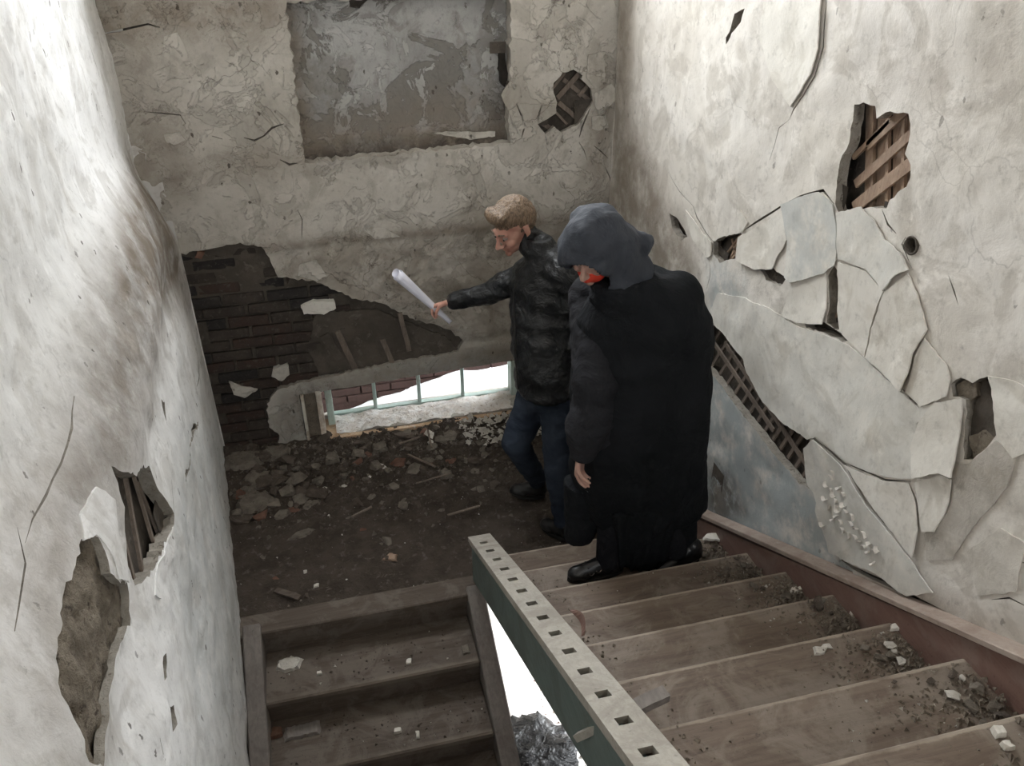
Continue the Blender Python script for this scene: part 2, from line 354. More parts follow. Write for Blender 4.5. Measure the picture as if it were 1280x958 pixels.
upw = [(.82, 2.76), (2.0, 2.76), (2.0, 4.65), (.82, 4.65)]
cr = [rag(crackpoly(poly(pb, q), w), .05, .001) for q, w in (
    ([(645, 128), (652, 145), (655, 162), (652, 172)], .009), ([(678, 130), (674, 142), (672, 152)], .008), ([(738, 135), (728, 158), (724, 172)], .012), ([(724, 178), (730, 188), (734, 200)], .004),
    ([(305, 172), (318, 176), (330, 170), (340, 160), (355, 155)], .010), ([(265, 170), (278, 174)], .012), ([(180, 140), (205, 142), (225, 144), (232, 155)], .005), ([(350, 200), (362, 206), (372, 204)], .012),
    ([(128, 42), (150, 38), (185, 30), (200, 34)], .009), ([(245, 415), (255, 428)], .01), ([(170, 188), (182, 192), (182, 205)], .006), ([(640, 106), (648, 112), (652, 122)], .006),
    ([(372, 262), (378, 275), (377, 300)], .006), ([(620, 60), (628, 62)], .003), ([(772, 80), (765, 120), (758, 150)], .004), ([(756, 208), (762, 222), (764, 240)], .006), ([(742, 182), (752, 190), (760, 198)], .006))]
bh = [(rag(win, .06, .003), .30), (BRK, .045), (rag(lathb, .02, .004), .035), (rag(rec, .025, .010), .105), (upw, .30)]+[(c, .02) for c in cr]
def dback(x, z):
    n = .010*fbm((x, 3.1, z), 1.6)+.004*fbm((x, 9.1, z), 7, 4)
    if .6 < z < 1.42 and x > .5:                                   # coarse torn render below the ledge line
        k = min(1, (1.42-z)/.06)*min(1, (x-.5)/.2); n += -.010*k+.010*k*fbm((x, 1.1, z), 16, 4)
    if 1.84 < z < 1.9 and .8 < x < 2.0: n += .006
    return n
ga = axis_pts(-.05, -.05, 2.66, 2.66, .017, .1); gb = axis_pts(ZB, -.05, 2.74, ZT, .017, .12)
DISP['FB'] = dback
wall_back = panel('wall_back', FB, [(-.3, ZB), (W, ZB), (W, ZT), (-.3, ZT)], bh, ga, gb, M_PL, None, dback, edge_mat=M_EDGE, tints=[
    ([(.45, .62), (2.2, .62), (2.6, 1.2), (2.6, 1.38), (.6, 1.42)], 1, .55, .12),
    ([(.35, .05), (2.63, .05), (2.63, .40), (1.7, .60), (.5, .42)], 0, .55, .08),
    ([(.35, .05), (2.63, .05), (2.63, .60), (1.7, .62), (.5, .45)], 1, .65, .08),
    ([(-.1, 2.5), (.85, 2.55), (.85, 2.8), (-.1, 2.8)], 1, .8, .12), ([(-.1, 1.75), (.2, 1.75), (.25, 2.1), (-.1, 2.1)], 1, .7, .1),
    ([(.02, 2.05), (.28, 2.1), (.1, 2.6), (-.1, 2.7)], 1, .5, .15), ([(2.45, 1.0), (2.65, 1.0), (2.65, 2.3), (2.5, 2.3)], 1, .6, .08),
    ([(.1, 1.95), (.85, 2.0), (.85, 1.82), (.1, 1.82)], 1, .5, .06), ([(.3, 1.36), (2.5, 1.36), (2.5, 1.44), (.3, 1.44)], 1, .8, .04)])
tag(wall_back, kind='structure')
def core(name, frame, pg, n, mat, parent, grow=.03):
    A = np.array(pg); c = A.mean(0); B = A+(A-c)/np.maximum(np.linalg.norm(A-c, axis=1), .02)[:, None]*grow
    lo = B.min(0); hi = B.max(0); ga = np.arange(lo[0]-.02, hi[0]+.04, .03); gb_ = np.arange(lo[1]-.02, hi[1]+.04, .03)
    return panel(name, frame, [(ga[0], gb_[0]), (ga[-1], gb_[0]), (ga[-1], gb_[-1]), (ga[0], gb_[-1])], [], ga, gb_, mat, parent, lambda x, y: -n+.004*fbm((x, y, 2), 12))
core('exposed_backing', FB, lathb, .075, M_CORE, wall_back); 
for i in range(len(cr)): core('crack_backing', FB, cr[i], .026, M_CORE, wall_back, .01)
# recessed panel below the upper window
panel('exposed_backing', FB, [(-.28, -.06), (1.75, -.06), (1.75, 1.46), (-.28, 1.46)], [(win, .001)], np.arange(-.26, 1.75, .03), np.arange(-.05, 1.46, .03), M_MORT, wall_back, lambda x, y: -.052+.006*fbm((x, y, 2), 9))
g1 = np.arange(.78, 2.06, .02); g2 = np.arange(1.82, 2.74, .02)
pt = poly(pb, [(437, 0), (452, -4), (462, 2), (452, 14), (440, 12)])
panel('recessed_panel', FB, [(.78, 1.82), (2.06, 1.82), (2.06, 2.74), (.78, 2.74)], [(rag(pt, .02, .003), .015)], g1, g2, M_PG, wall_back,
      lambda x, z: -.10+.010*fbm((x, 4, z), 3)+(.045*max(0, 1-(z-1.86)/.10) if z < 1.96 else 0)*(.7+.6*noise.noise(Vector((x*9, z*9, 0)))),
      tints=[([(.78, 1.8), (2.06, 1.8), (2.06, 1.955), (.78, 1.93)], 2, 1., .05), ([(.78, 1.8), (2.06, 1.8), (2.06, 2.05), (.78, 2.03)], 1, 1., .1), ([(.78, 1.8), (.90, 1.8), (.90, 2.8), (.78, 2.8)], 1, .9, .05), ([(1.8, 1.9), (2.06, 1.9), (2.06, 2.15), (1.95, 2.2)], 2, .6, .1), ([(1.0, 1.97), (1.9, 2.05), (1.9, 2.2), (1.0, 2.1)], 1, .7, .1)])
slab('slot_shade_piece', FB, slot, M_HOLE, wall_back, -.055, (0, 0), 0, .03, .003)  # solid dark piece painted as the shade inside a narrow slot
# bricks laid bare at the left
n = 0; bw, bhh = .235, .062
for r in range(-1, 24):
    z = .02+r*.074
    for c in range(-1, 9):
        x = .0+c*.25+(.125 if r % 2 else 0)+.01*random.random()
        cx, cz = x+bw/2, z+bhh/2
        if not inside([(cx, cz)], BRK)[0] and not inside([(cx-.07, cz)], BRK)[0]: continue
        if cx > .98-.20*(cz < .75): continue
        x0 = max(x, -.03); w = x+bw-x0
        if w < .05: continue
        half = random.random() < .12
        b = box_bm(-w/2, w/2, -.05, 0, -bhh/2, bhh/2, .005)
        for v in b.verts: v.co += Vector((random.uniform(-1, 1), random.uniform(-1, 1), random.uniform(-1, 1)))*.003
        o = link('brick', bm_mesh('brick', b), wall_back, M_BR[random.choices([0, 1, 2], [4, 2, 3] if cz > .45 else [2, 5, 1])[0]])
        dark = .030 if cz > 1.15 else .012
        o.location = (x0+w/2, dark*1.3+random.uniform(.0, .012)+.05+.008, cz); o.rotation_euler = (random.uniform(-.03, .03), 0, random.uniform(-.03, .03)+.01); n += 1
# smooth scratch coat right of the bricks
sc_ = poly(pb, [(395, 392), (470, 390), (560, 425), (575, 440), (500, 456), (440, 464), (400, 470), (385, 440)])
slab('scratch_coat', FB, sc_, M_MORT, wall_back, -.022, (0, 0), .0, .02, .006)
sc_ = poly(pb, [(250, 540), (262, 470), (300, 480), (322, 500), (330, 520), (300, 545)])
for q, w in (([(422, 415), (444, 462)], .036), ([(405, 420), (425, 450)], .06), ([(478, 425), (492, 458)], .032), ([(500, 392), (512, 440)], .03)):
    a = pb(*q[0]); b = pb(*q[1]); bar('lath', (a[0], .012, a[1]), (b[0], .012, b[1]), w, .012, (0, -1, 0), M_MORT if w > .05 else M_LATHD, wall_back, .003)
slab('plaster_remnant', FB, poly(pb, [(376, 384), (392, 377), (418, 377), (420, 385), (405, 393), (380, 393)]), M_SLAB, wall_back, .006, (0, 0), .0, .045, .003)
slab('plaster_remnant', FB, poly(pb, [(342, 462), (360, 456), (362, 470), (352, 478), (340, 472)]), M_PL, wall_back, -.004, (0, 0), .0, .04, .003)
slab('plaster_remnant', FB, poly(pb, [(286, 478), (300, 484), (322, 488), (306, 498), (292, 494)]), M_PL, wall_back, -.004, (0, 0), .0, .02, .003)
slab('plaster_remnant', FB, poly(pb, [(243, 322), (247, 314), (256, 316), (252, 324)]), M_CHK[3], wall_back, .004, (0, 0), .0, .02, .002)
# lath in the upper right hole
for q in (([612, 660], [0, 0]),): pass
Z8 = lambda x, y: (610+x/4.79, 60+y/4.79)
for (a, b), w, d in ((((430, 310), (560, 165)), .022, .052), (((405, 380), (490, 470)), .010, .055), (((440, 340), (560, 440)), .020, .060), (((400, 260), (480, 160)), .012, .062), (((470, 200), (630, 330)), .018, .062), (((560, 300), (640, 200)), .016, .05), (((330, 460), (400, 500)), .02, .06), (((590, 260), (560, 300)), .014, .058), (((510, 560), (632, 360)), .034, .05)):
    A = pb(*Z8(*a)); B = pb(*Z8(*b)); bar('lath', (A[0], d, A[1]), (B[0], d, B[1]), w*1.3, .008, (0, -1, 0), M_LATHD, wall_back, .002)
# loose pieces of plaster round that hole and along the niche
for pts, kw in (
    ([(75, 280), (130, 200), (185, 225), (200, 270), (165, 330), (120, 375), (95, 330)], dict(base=.012, grad=(.05, 0))),
    ([(125, 375), (165, 350), (200, 410), (220, 470), (190, 520), (150, 450)], dict(base=.010, grad=(0, -.05))),
    ([(175, 330), (310, 340), (300, 440), (230, 480), (205, 400)], dict(base=.006)),
    ([(320, 345), (410, 330), (405, 380), (340, 425), (300, 450)], dict(base=.008)),
    ([(345, 520), (405, 475), (440, 505), (440, 545), (350, 560)], dict(base=.010, grad=(0, .06))),
    ([(445, 505), (560, 450), (520, 540), (445, 550)], dict(base=.006)),
    ([(600, 40), (700, 20), (700, 200), (640, 245), (590, 180)], dict(base=.008)),
    ([(660, 260), (735, 210), (762, 240), (760, 310), (700, 360), (650, 330)], dict(base=.014, grad=(.1, 0))),
    ([(635, 270), (655, 265), (690, 380), (665, 405), (640, 350)], dict(base=.010)),
    ([(620, 410), (700, 400), (720, 470), (660, 495), (620, 480)], dict(base=.010, grad=(0, -.1)))):
    slab('plaster_flake', FB, poly(pb, [Z8(*p) for p in pts]), M_PL, wall_back, **kw)
for pts, kw in (([(205, 45), (222, 40), (232, 60), (238, 80), (222, 72), (205, 62)], dict(base=.004)), ([(283, 130), (310, 125), (318, 140), (318, 158), (285, 150)], dict(base=.005)),
                ([(205, 168), (225, 165), (232, 175), (218, 181), (208, 178)], dict(base=.007)), ([(190, 92), (215, 80), (208, 100), (200, 110)], dict(base=.005)),
                ([(375, 330), (395, 325), (408, 345), (396, 352), (372, 345)], dict(base=.008)), ([(455, 288), (480, 285), (500, 296), (470, 300)], dict(base=.004)), ([(545, 170), (560, 168), (622, 168), (622, 174), (590, 178)], dict(base=-.06))):
    slab('plaster_flake', FB, poly(pb, pts), M_PL, wall_back, **kw)

# ------------------------------------------------------------------ low window
w1 = empty('window_1', (1.36, .235, .07)); tag(w1, kind='structure')
def tb(name, x0, x1, y0, y1, z0, z1, m, p=w1): return box(name, x0, x1, y0, y1, z0, z1, m, p, .003)
tb('bottom_rail', .79, 2.06, .215, .26, .055, .085, M_MINT)
for x in (1.085, 1.392, 1.70): tb('glazing_bar', x-.012, x+.012, .222, .25, .085, .47, M_MINT)
tb('side_post', .755, .80, .13, .27, .055, .47, M_MINT); tb('side_post', 2.035, 2.08, .16, .27, .055, .47, M_MINT)
tb('jamb_board', 2.085, 2.11, .0, .28, .055, .46, M_WHT)
tb('jamb_board', .605, .625, -.012, .09, .05, .39, M_WHT); tb('jamb_core', .625, .70, .03, .28, .05, .42, M_RUBW); tb('jamb_board', .70, .735, -.002, .12, .05, .41, M_WHT)
g = NT('old_window_glass'); g.b.inputs['Transmission Weight'].default_value = 1; g.b.inputs['Roughness'].default_value = .03; g.b.inputs['IOR'].default_value = 1.02; g.b.inputs['Base Color'].default_value = (.95, .97, .96, 1)
for x0, x1 in ((.80, 1.073),): tb('glass_pane', x0, x1, .236, .239, .085, .47, g.m)
tb('sill_board', .72, 2.10, -.035, .215, .03, .058, M_SILL)
def dsn(x, y): return .066+.016*fbm((x, y, 1), 6)+.02*max(0, x-1.2)*.5+.012*max(0, math.sin(y*9))
def terrain(name, x0, x1, y0, y1, st, fz, mat, parent=None, smooth=True):
    xs = np.arange(x0, x1+st/2, st); ys = np.arange(y0, y1+st/2, st); V = [(x, y, fz(x, y)) for x in xs for y in ys]; ny = len(ys)
    F = [(i*ny+j, (i+1)*ny+j, (i+1)*ny+j+1, i*ny+j+1) for i in range(len(xs)-1) for j in range(ny-1)]
    return link(name, local(mesh_of(name, V, F, smooth), parent), parent, mat)
o = terrain('snow', .80, 2.08, .0, .215, .012, dsn, M_SNOWD); tag(o, 'dirty snow and grit lying along the sill of the low window', 'snow', kind='stuff')

# ------------------------------------------------------------------ outside the low window: snow drift, brick building
YB = 1.55
dl = [(.2, -1.0)]+[pb(u, v, YB) for u, v in ((415, 520), (470, 500), (520, 483), (560, 468), (600, 462), (645, 456))]+[(6., 1.0)]
dx_ = [p[0] for p in dl]; dz_ = [p[1] for p in dl]
def drift(x, y):
    t = min(1, max(0, (y-.3)/(YB-.3))); z0 = -.12
    return z0+(np.interp(x, dx_, dz_)-z0)*t**1.2+.02*fbm((x, y, 4), 4)
o = terrain('snow_drift', -1.5, 6, .31, YB+.05, .07, drift, M_SNOW); tag(o, 'white snow bank outside the low window', 'snow', kind='stuff')
ow = empty('brick_outbuilding', (2, YB+.2, -1.75)); tag(ow, 'dark red brick building outside, seen through the low window', 'building')
box('wall', -6, 6.5, YB+.02, YB+.3, -1.75, 1.15, M_OBRK, ow, 0)
cn = empty('added_shade_canopy', (.3, .31, 1.75)); tag(cn, 'unseen sheet metal shade added over the yard outside the low window', 'added_shade_canopy')  # out of view, added to shade the snow and brick outside
prism('shade_sheet', [(.31, 1.78), (.31, 1.74), (2.3, 1.50), (2.3, 1.54)], -6, 2.9, M_CORE, cn)
for x in (-2.9, 0, 2.85): box('shade_post', x-.04, x+.04, 2.15, 2.23, -1.8, 1.52, M_CORE, cn, 0)
bme = bm_mesh('brick', box_bm(-.12, .12, -.012, .012, -.031, .031, .003))
bme.materials.append(M_OBRK); nb = 0
for r in range(16):
    for c in range(15):
        o = link('brick', bme, ow); o.location = (Vector((-1.0+c*.255+(r % 2)*.127, YB+.015, -.62+r*.075))-ow.location); nb += 1
yard = terrain('ground_outside', -8, 12, .31, 14, .5, lambda x, y: -1.8, M_SNOW); tag(yard, kind='structure')

# ------------------------------------------------------------------ right wall
H1 = [(1068, 132), (1080, 128), (1094, 133), (1097, 148), (1110, 139), (1138, 142), (1142, 155), (1139, 180), (1135, 192), (1143, 206), (1142, 222), (1136, 232), (1115, 250), (1110, 262), (1092, 258), (1072, 262), (1050, 268), (1044, 255), (1046, 225), (1055, 195), (1063, 178)]
H2 = [(892, 302), (905, 296), (925, 291), (930, 300), (924, 322), (900, 328), (892, 318)]
H3 = [(880, 398), (900, 412), (920, 434), (934, 450), (938, 467), (957, 504), (981, 530), (1012, 549), (1018, 562), (1008, 614), (994, 606), (967, 575), (948, 549), (915, 508), (884, 468), (872, 455)]
H4 = [(1188, 480), (1200, 472), (1215, 480), (1222, 473), (1236, 470), (1240, 510), (1243, 545), (1230, 560), (1215, 576), (1204, 575), (1206, 500), (1190, 496)]
H5 = [(918, 18), (930, 10), (926, 28), (915, 42), (908, 55), (907, 48), (914, 35)]
H6 = [(1140+9*math.cos(t*.628), 307+10*math.sin(t*.628)) for t in range(10)]
H7 = [(1034, 345), (1043, 333), (1049, 340), (1046, 385), (1050, 412), (1044, 414), (1032, 404), (1036, 380)]
H8 = [(1132, 491), (1141, 490), (1152, 504), (1148, 508), (1137, 501)]
H9 = [(945, 334), (964, 337), (983, 348), (972, 358), (955, 350)]
H10 = [(838, 266), (846, 272), (858, 296), (850, 300), (841, 286)]
H11 = [(1002, 402), (1030, 404), (1046, 414), (1060, 426), (1052, 428), (1030, 416), (1006, 410)]
HR = [H1, H2, H3, H4, H5, H6, H7, H8, H9, H10, H11]
CRR = [([(1031, -5), (1030, 30), (1028, 60), (1018, 95), (1004, 118), (990, 138), (984, 150)], .005), ([(984, 150), (972, 160), (960, 200)], .003), ([(1043, 255), (1030, 238), (1000, 246), (975, 258), (940, 280), (925, 291)], .009),
       ([(892, 302), (882, 292), (870, 272), (866, 258)], .008), ([(886, 325), (888, 345), (884, 362)], .006), ([(866, 258), (850, 240), (835, 215)], .004), ([(1018, 548), (1040, 565), (1058, 582), (1085, 628), (1115, 662), (1142, 696)], .010),
       ([(1085, 447), (1105, 468), (1130, 490)], .009), ([(1055, 578), (1080, 588), (1108, 600), (1140, 602)], .007), ([(1190, 598), (1215, 600), (1240, 575), (1262, 560), (1285, 540)], .003), ([(1184, 345), (1192, 365), (1198, 382)], .004),
       ([(1052, 700), (1085, 718), (1120, 732), (1150, 752), (1185, 772), (1220, 792), (1250, 806), (1272, 814)], .022), ([(900, 320), (885, 312)], .01), ([(1104, 262), (1112, 280), (1122, 292)], .008), ([(1262, 700), (1280, 705), (1300, 700)], .006),
       ([(1240, 750), (1262, 748), (1285, 760)], .005), ([(888, 590), (892, 620), (890, 640)], .006), ([(1134, 296), (1130, 305), (1140, 335)], .006), ([(775, 60), (770, 100), (776, 130)], .004), ([(800, 40), (798, 70), (806, 90)], .004), ([(985, 350), (970, 348), (946, 335)], .008)]
crr = [rag(crackpoly(poly(pr, q), w), .06, .001) for q, w in CRR]
hr = [(rag(poly(pr, h), .02, .004 if i not in (5,) else .0), .04) for i, h in enumerate(HR)]
HRN = len(hr)
LOWER = poly(pr, [(878, 440), (889, 455), (918, 500), (950, 545), (970, 570), (996, 603), (1022, 612), (1030, 660), (1040, 695), (1062, 706), (880, 650)])
LOWER[-1] = (-1.2, .1); LOWER.append((-.9, 1.4)); LOWER.insert(-2, (-2.9, .9))
def dright(y, z):
    n = .014*fbm((5, y, z), 1.4)+.003*fbm((8, y, z), 9)
    if -2.9 < y < -1 and z < 1.4 and LOW_IN(y, z): n -= .022
    return n
_lp = np.array(LOWER)
def LOW_IN(y, z): return inside([(y, z)], _lp)[0]
ga = axis_pts(YF, -3.75, 0, 0, .019, .15); gb = axis_pts(ZB, .0, 3.0, ZT, .019, .15)
DISP['FR'] = dright
wall_right = panel('wall_right', FR, [(YF, ZB), (0, ZB), (0, ZT), (YF, ZT)], hr+[(c, .02) for c in crr]+[(added_side_opening, .2)], ga, gb, M_PR, None, dright, edge_mat=M_EDGE, tints=[
    (LOWER, 0, 1., .05), (poly(pr, [(880, 580), (905, 590), (925, 640), (905, 655), (878, 645)]), 2, .8, .06),
    (poly(pr, [(886, 330), (905, 325), (930, 345), (925, 380), (905, 400), (886, 395)]), 0, .8, .06), (poly(pr, [(880, 380), (930, 430), (945, 480), (990, 530), (960, 510), (900, 420)]), 0, .9, .04),
    (poly(pr, [(765, 150), (795, 170), (830, 240), (870, 330), (880, 420), (760, 400)]), 1, .85, .10),  # brown tint paints the corner's shade into the plaster colour
    (poly(pr, [(1090, 60), (1190, 70), (1180, 120), (1140, 135), (1090, 120), (1060, 100)]), 1, .45, .12), (poly(pr, [(1060, 700), (1100, 708), (1160, 740), (1280, 810), (1290, 850), (1100, 760)]), 1, .8, .06),
    (poly(pr, [(1200, 60), (1290, 40), (1290, 130), (1230, 110)]), 1, .35, .12), (poly(pr, [(765, 0), (790, 0), (785, 200), (765, 180)]), 1, .7, .08)])
tag(wall_right, kind='structure')
for i, (h, d) in enumerate(hr): core('exposed_backing', FR, h, .085 if i in (0, 2) else .055, M_CORE if i not in (1, 6, 8, 10) else M_MORT, wall_right)
for c in crr: core('crack_backing', FR, c, .026, M_CORE, wall_right, .008)
def lathr(a, b, w, d, m, t=.008):
    A = pr(*a); B = pr(*b); bar('lath', (W+d, A[0], A[1]), (W+d, B[0], B[1]), w, t, (-1, 0, 0), m, wall_right, .002)
Z1 = lambda x, y: (1000+x/4.79, 100+y/4.79)
for x, w in ((330, .05), (400, .055), (490, .05), (560, .055), (640, .06)):     # upright boards
    lathr(Z1(x-8, 120), Z1(x-10+(x-480)*.05, 800), w, .070, M_LATH, .010)
for x in (350, 440, 535, 610): lathr(Z1(x, 130), Z1(x-2, 790), .014, .055, M_LATH, .012)
for a, b, w in (((340, 400), (560, 190), .030), ((270, 630), (640, 290), .030), ((260, 770), (680, 440), .040), ((440, 830), (700, 610), .034), ((255, 470), (470, 250), .018)):
    lathr(Z1(*a), Z1(*b), w, .042, M_LATH, .010)
for k in range(15):                                                # laths of the long diagonal break
    t = k/14; c = np.array((884, 425))*(1-t)+np.array((1014, 588))*t
    lathr((c[0]-16, c[1]+22), (c[0]+14, c[1]-26), .016, .058, M_LATHD)
for a, b in (((880, 428), (955, 540)), ((895, 430), (1000, 590)), ((915, 440), (1015, 570))): lathr(a, b, .022, .046, M_LATHD)
for a, b in (((893, 326), (918, 292)), ((900, 330), (926, 300)), ((905, 300), (912, 326)), ((915, 296), (902, 328))): lathr(a, b, .010, .040, M_LATH)
for a, b, w in (((1198, 470), (1208, 580), .022), ((1212, 465), (1222, 580), .024), ((1226, 465), (1234, 580), .022), ((1240, 465), (1246, 570), .02)): lathr(a, b, w, .046, M_LATHD)
for a, b in (((1040, 340), (1040, 412)), ((1030, 400), (1048, 380))): lathr(a, b, .012, .040, M_LATH)
for a, b, w in (((1190, 505), (1250, 470), .022), ((1195, 535), (1250, 500), .024), ((1200, 565), (1250, 532), .022)): lathr(a, b, w, .034, M_LATH)
slab('mortar_lump', FR, poly(pr, [(1190, 482), (1202, 474), (1214, 480), (1216, 496), (1204, 504), (1192, 498)]), M_RUBW, wall_right, -.012, (0, 0), .0, .03, .004)
slab('mortar_lump', FR, poly(pr, [(1206, 548), (1222, 540), (1236, 550), (1228, 564), (1212, 574)]), M_RUBW, wall_right, -.012, (0, 0), .0, .03, .004)
# tube end in the round hole
A = pr(1140, 307); rg = bmesh.new(); bmesh.ops.create_cone(rg, cap_ends=False, segments=20, radius1=.030, radius2=.026, depth=.05)
bmesh.ops.solidify(rg, geom=rg.faces[:], thickness=.006)
rg.transform(Matrix.Translation((W+.02, A[0], A[1])) @ Matrix.Rotation(math.pi/2, 4, 'Y')); link('conduit_end', bm_mesh('conduit_end', rg, True), wall_right, M_MORT)
# loose plates of plaster
SL = [
 ([(976, 256), (1002, 246), (1026, 240), (1043, 255), (1047, 279), (1049, 315), (1046, 332), (1031, 342), (990, 354), (983, 346), (985, 300)], dict(base=0.0075, grad=(.0, -.05), curl=0.0015, ntint=(.55, 0, 0))),
 ([(925, 296), (969, 270), (977, 258), (984, 300), (968, 325), (964, 337), (945, 337), (923, 325)], dict(base=0.0066, grad=(.03, -.06), curl=0.0013)),
 ([(1048, 266), (1082, 258), (1098, 276), (1109, 298), (1132, 315), (1142, 337), (1126, 343), (1110, 362), (1088, 336), (1050, 324)], dict(base=0.0084, grad=(-.04, -.03), curl=0.0015, ntint=(.25, 0, 0))),
 ([(1050, 328), (1086, 338), (1109, 364), (1097, 388), (1087, 417), (1081, 446), (1062, 428), (1050, 413), (1047, 390)], dict(base=0.0062, grad=(-.03, 0), curl=0.0008)),
 ([(989, 355), (1033, 341), (1034, 385), (1030, 405), (998, 404), (975, 395)], dict(base=0.0066, grad=(-.03, -.05), curl=0.0010)),
 ([(1111, 364), (1138, 341), (1150, 368), (1161, 412), (1145, 441), (1139, 467), (1131, 488), (1083, 447), (1091, 411)], dict(base=0.0093, grad=(-.05, -.06), curl=0.0010)),
 ([(1158, 423), (1185, 455), (1190, 473), (1185, 496), (1154, 508), (1134, 490), (1145, 444)], dict(base=0.0075, grad=(-.04, -.04), curl=0.0010)),
 ([(885, 398), (900, 366), (930, 372), (960, 385), (995, 408), (1030, 418), (1060, 432), (1082, 450), (1105, 472), (1131, 493), (1150, 510), (1170, 503), (1148, 530), (1140, 560), (1146, 598), (1115, 597), (1085, 588), (1055, 573), (1024, 546), (1012, 549), (981, 529), (957, 503), (938, 466), (933, 449), (905, 416)], dict(base=0.0066, grad=(0, -.02), curl=0.0003, ntint=(.2, 0, 0))),
 ([(1172, 503), (1205, 498), (1204, 530), (1197, 597), (1180, 590), (1148, 598), (1142, 560), (1150, 530)], dict(base=0.0111, grad=(-.08, -.06), curl=0.0025)),
 ([(1010, 560), (1022, 549), (1055, 580), (1085, 628), (1113, 662), (1143, 699), (1170, 740), (1140, 745), (1100, 715), (1060, 700), (1040, 690), (1030, 650), (1015, 600)], dict(base=0.0129, grad=(.02, 0), curl=0.0010, ntint=(.35, .1, 0))),
 ([(1058, 581), (1085, 593), (1112, 602), (1138, 604), (1148, 630), (1153, 662), (1146, 696), (1113, 656), (1083, 616)], dict(base=0.0084, grad=(-.04, -.03), curl=0.0010)),
 ([(1147, 603), (1180, 593), (1191, 600), (1185, 640), (1172, 664), (1157, 664), (1151, 635)], dict(base=0.0084, grad=(-.05, -.03), curl=0.0010)),
 ([(1200, 580), (1212, 580), (1243, 552), (1268, 570), (1258, 610), (1215, 660), (1190, 700), (1162, 700), (1158, 668), (1187, 640), (1196, 600)], dict(base=0.0048, grad=(0, 0), curl=.0, ntint=(0, .5, .1))),
 ([(1237, 470), (1260, 473), (1292, 490), (1292, 560), (1266, 574), (1246, 547), (1243, 510)], dict(base=0.0066, grad=(.03, 0), curl=0.0008)),
 ([(958, -20), (1029, -20), (1028, 30), (1026, 60), (1016, 92), (1002, 116), (988, 134), (966, 100), (950, 50)], dict(base=0.0048, grad=(-.05, 0), curl=0.0005)),
 ([(860, 262), (880, 292), (892, 302), (890, 320), (884, 322), (868, 300), (862, 285)], dict(base=0.0084, grad=(.0, .05), curl=0.0020)),
 ([(926, 262), (934, 278), (928, 290), (922, 286)], dict(base=0.0093)),
 ([(1210, 690), (1250, 660), (1280, 680), (1270, 740), (1225, 745)], dict(base=0.0048, ntint=(0, .3, 0))),
]
for pts, kw in SL: slab('plaster_plate', FR, poly(pr, pts), M_SLAB, wall_right, thick=.005, amp=.002, **kw)
# curled paint scales
for (u, v) in ((1046, 592), (1040, 604), (1054, 606), (1048, 616), (1060, 618), (1042, 632), (1055, 634), (1064, 640), (1048, 646), (1036, 652), (1058, 652), (1070, 655), (1066, 668), (1078, 662), (1086, 668), (1080, 678), (1094, 676), (1092, 686), (1100, 690), (1106, 684), (1044, 612), (1050, 626), (1038, 620), (1062, 628), (1052, 642), (1060, 662), (1074, 672), (1086, 684), (1044, 598), (1098, 700), (1072, 646)):
    c = np.array(pr(u, v)); a0 = random.uniform(0, 6); r0 = random.uniform(.012, .019); V = []; k = 7
    for j in range(k):
        for s in (-1, 1):
            th = -1.2+2.4*j/(k-1); d = r0*(1-.15*s); q = c+np.array([math.cos(a0+th), math.sin(a0+th)*1.25])*d*(.55 if s < 0 else 1)
            V.append(FR(q[0], q[1], .014+dright(q[0], q[1])+(.013 if s > 0 else .0)+.004*math.cos(th)))
    m = len(V); V += [(x+.003, y, z-.001) for x, y, z in V]
    F = [(2*j, 2*j+1, 2*j+3, 2*j+2) for j in range(k-1)]+[(2*j+2+m, 2*j+3+m, 2*j+1+m, 2*j+m) for j in range(k-1)]
    F += [(2*j+1, 2*j+1+m, 2*j+3+m, 2*j+3) for j in range(k-1)]+[(2*j+2, 2*j+2+m, 2*j+m, 2*j) for j in range(k-1)]+[(0, m, m+1, 1), (2*k-1, 2*k-1+m, 2*k-2+m, 2*k-2)]
    link('paint_scale', mesh_of('paint_scale', V, F), wall_right, M_PR)

# ------------------------------------------------------------------ left wall
Z4 = lambda x, y: (x/2.004, 480+y/2.004)
HL1 = [Z4(*p) for p in [(200, 395), (240, 376), (262, 420), (275, 470), (300, 492), (332, 500), (338, 590), (315, 650), (296, 740), (272, 860), (250, 960), (215, 950), (190, 870), (150, 780), (140, 660), (158, 520)]]
HL2 = [Z4(*p) for p in [(278, 208), (300, 215), (345, 232), (352, 208), (368, 206), (395, 268), (428, 325), (430, 355), (412, 400), (395, 440), (380, 480), (345, 500), (335, 470), (328, 420), (315, 330), (300, 270)]]
HLs = [HL1, HL2, [Z4(*p) for p in [(405, 40), (415, 45), (425, 95), (418, 92)]], [Z4(*p) for p in [(418, 810), (430, 805), (432, 860), (424, 875)]], [Z4(*p) for p in [(404, 680), (412, 676), (414, 740), (408, 745)]], [Z4(*p) for p in [(486, 100), (496, 98), (484, 150), (470, 250), (466, 245)]]]
CRL = [([Z4(*p) for p in [(190, 30), (180, 110), (150, 200), (110, 280), (75, 340), (60, 400)]], .006), ([Z4(*p) for p in [(40, 360), (60, 450), (45, 560), (38, 620)]], .005), ([(105, 28), (118, 70), (126, 100)], .006), ([Z4(*p) for p in [(425, 240), (430, 330), (425, 360)]], .007), ([Z4(*p) for p in [(388, 890), (400, 930)]], .008), ([(245, 432), (248, 470), (245, 500)], .008), ([(246, 520), (252, 560)], .006)]
hl = [(rag(poly(pl, h), .02, .007), .022 if i == 0 else .045) for i, h in enumerate(HLs)]; crl = [rag(crackpoly(poly(pl, q), w), .06, .001) for q, w in CRL]
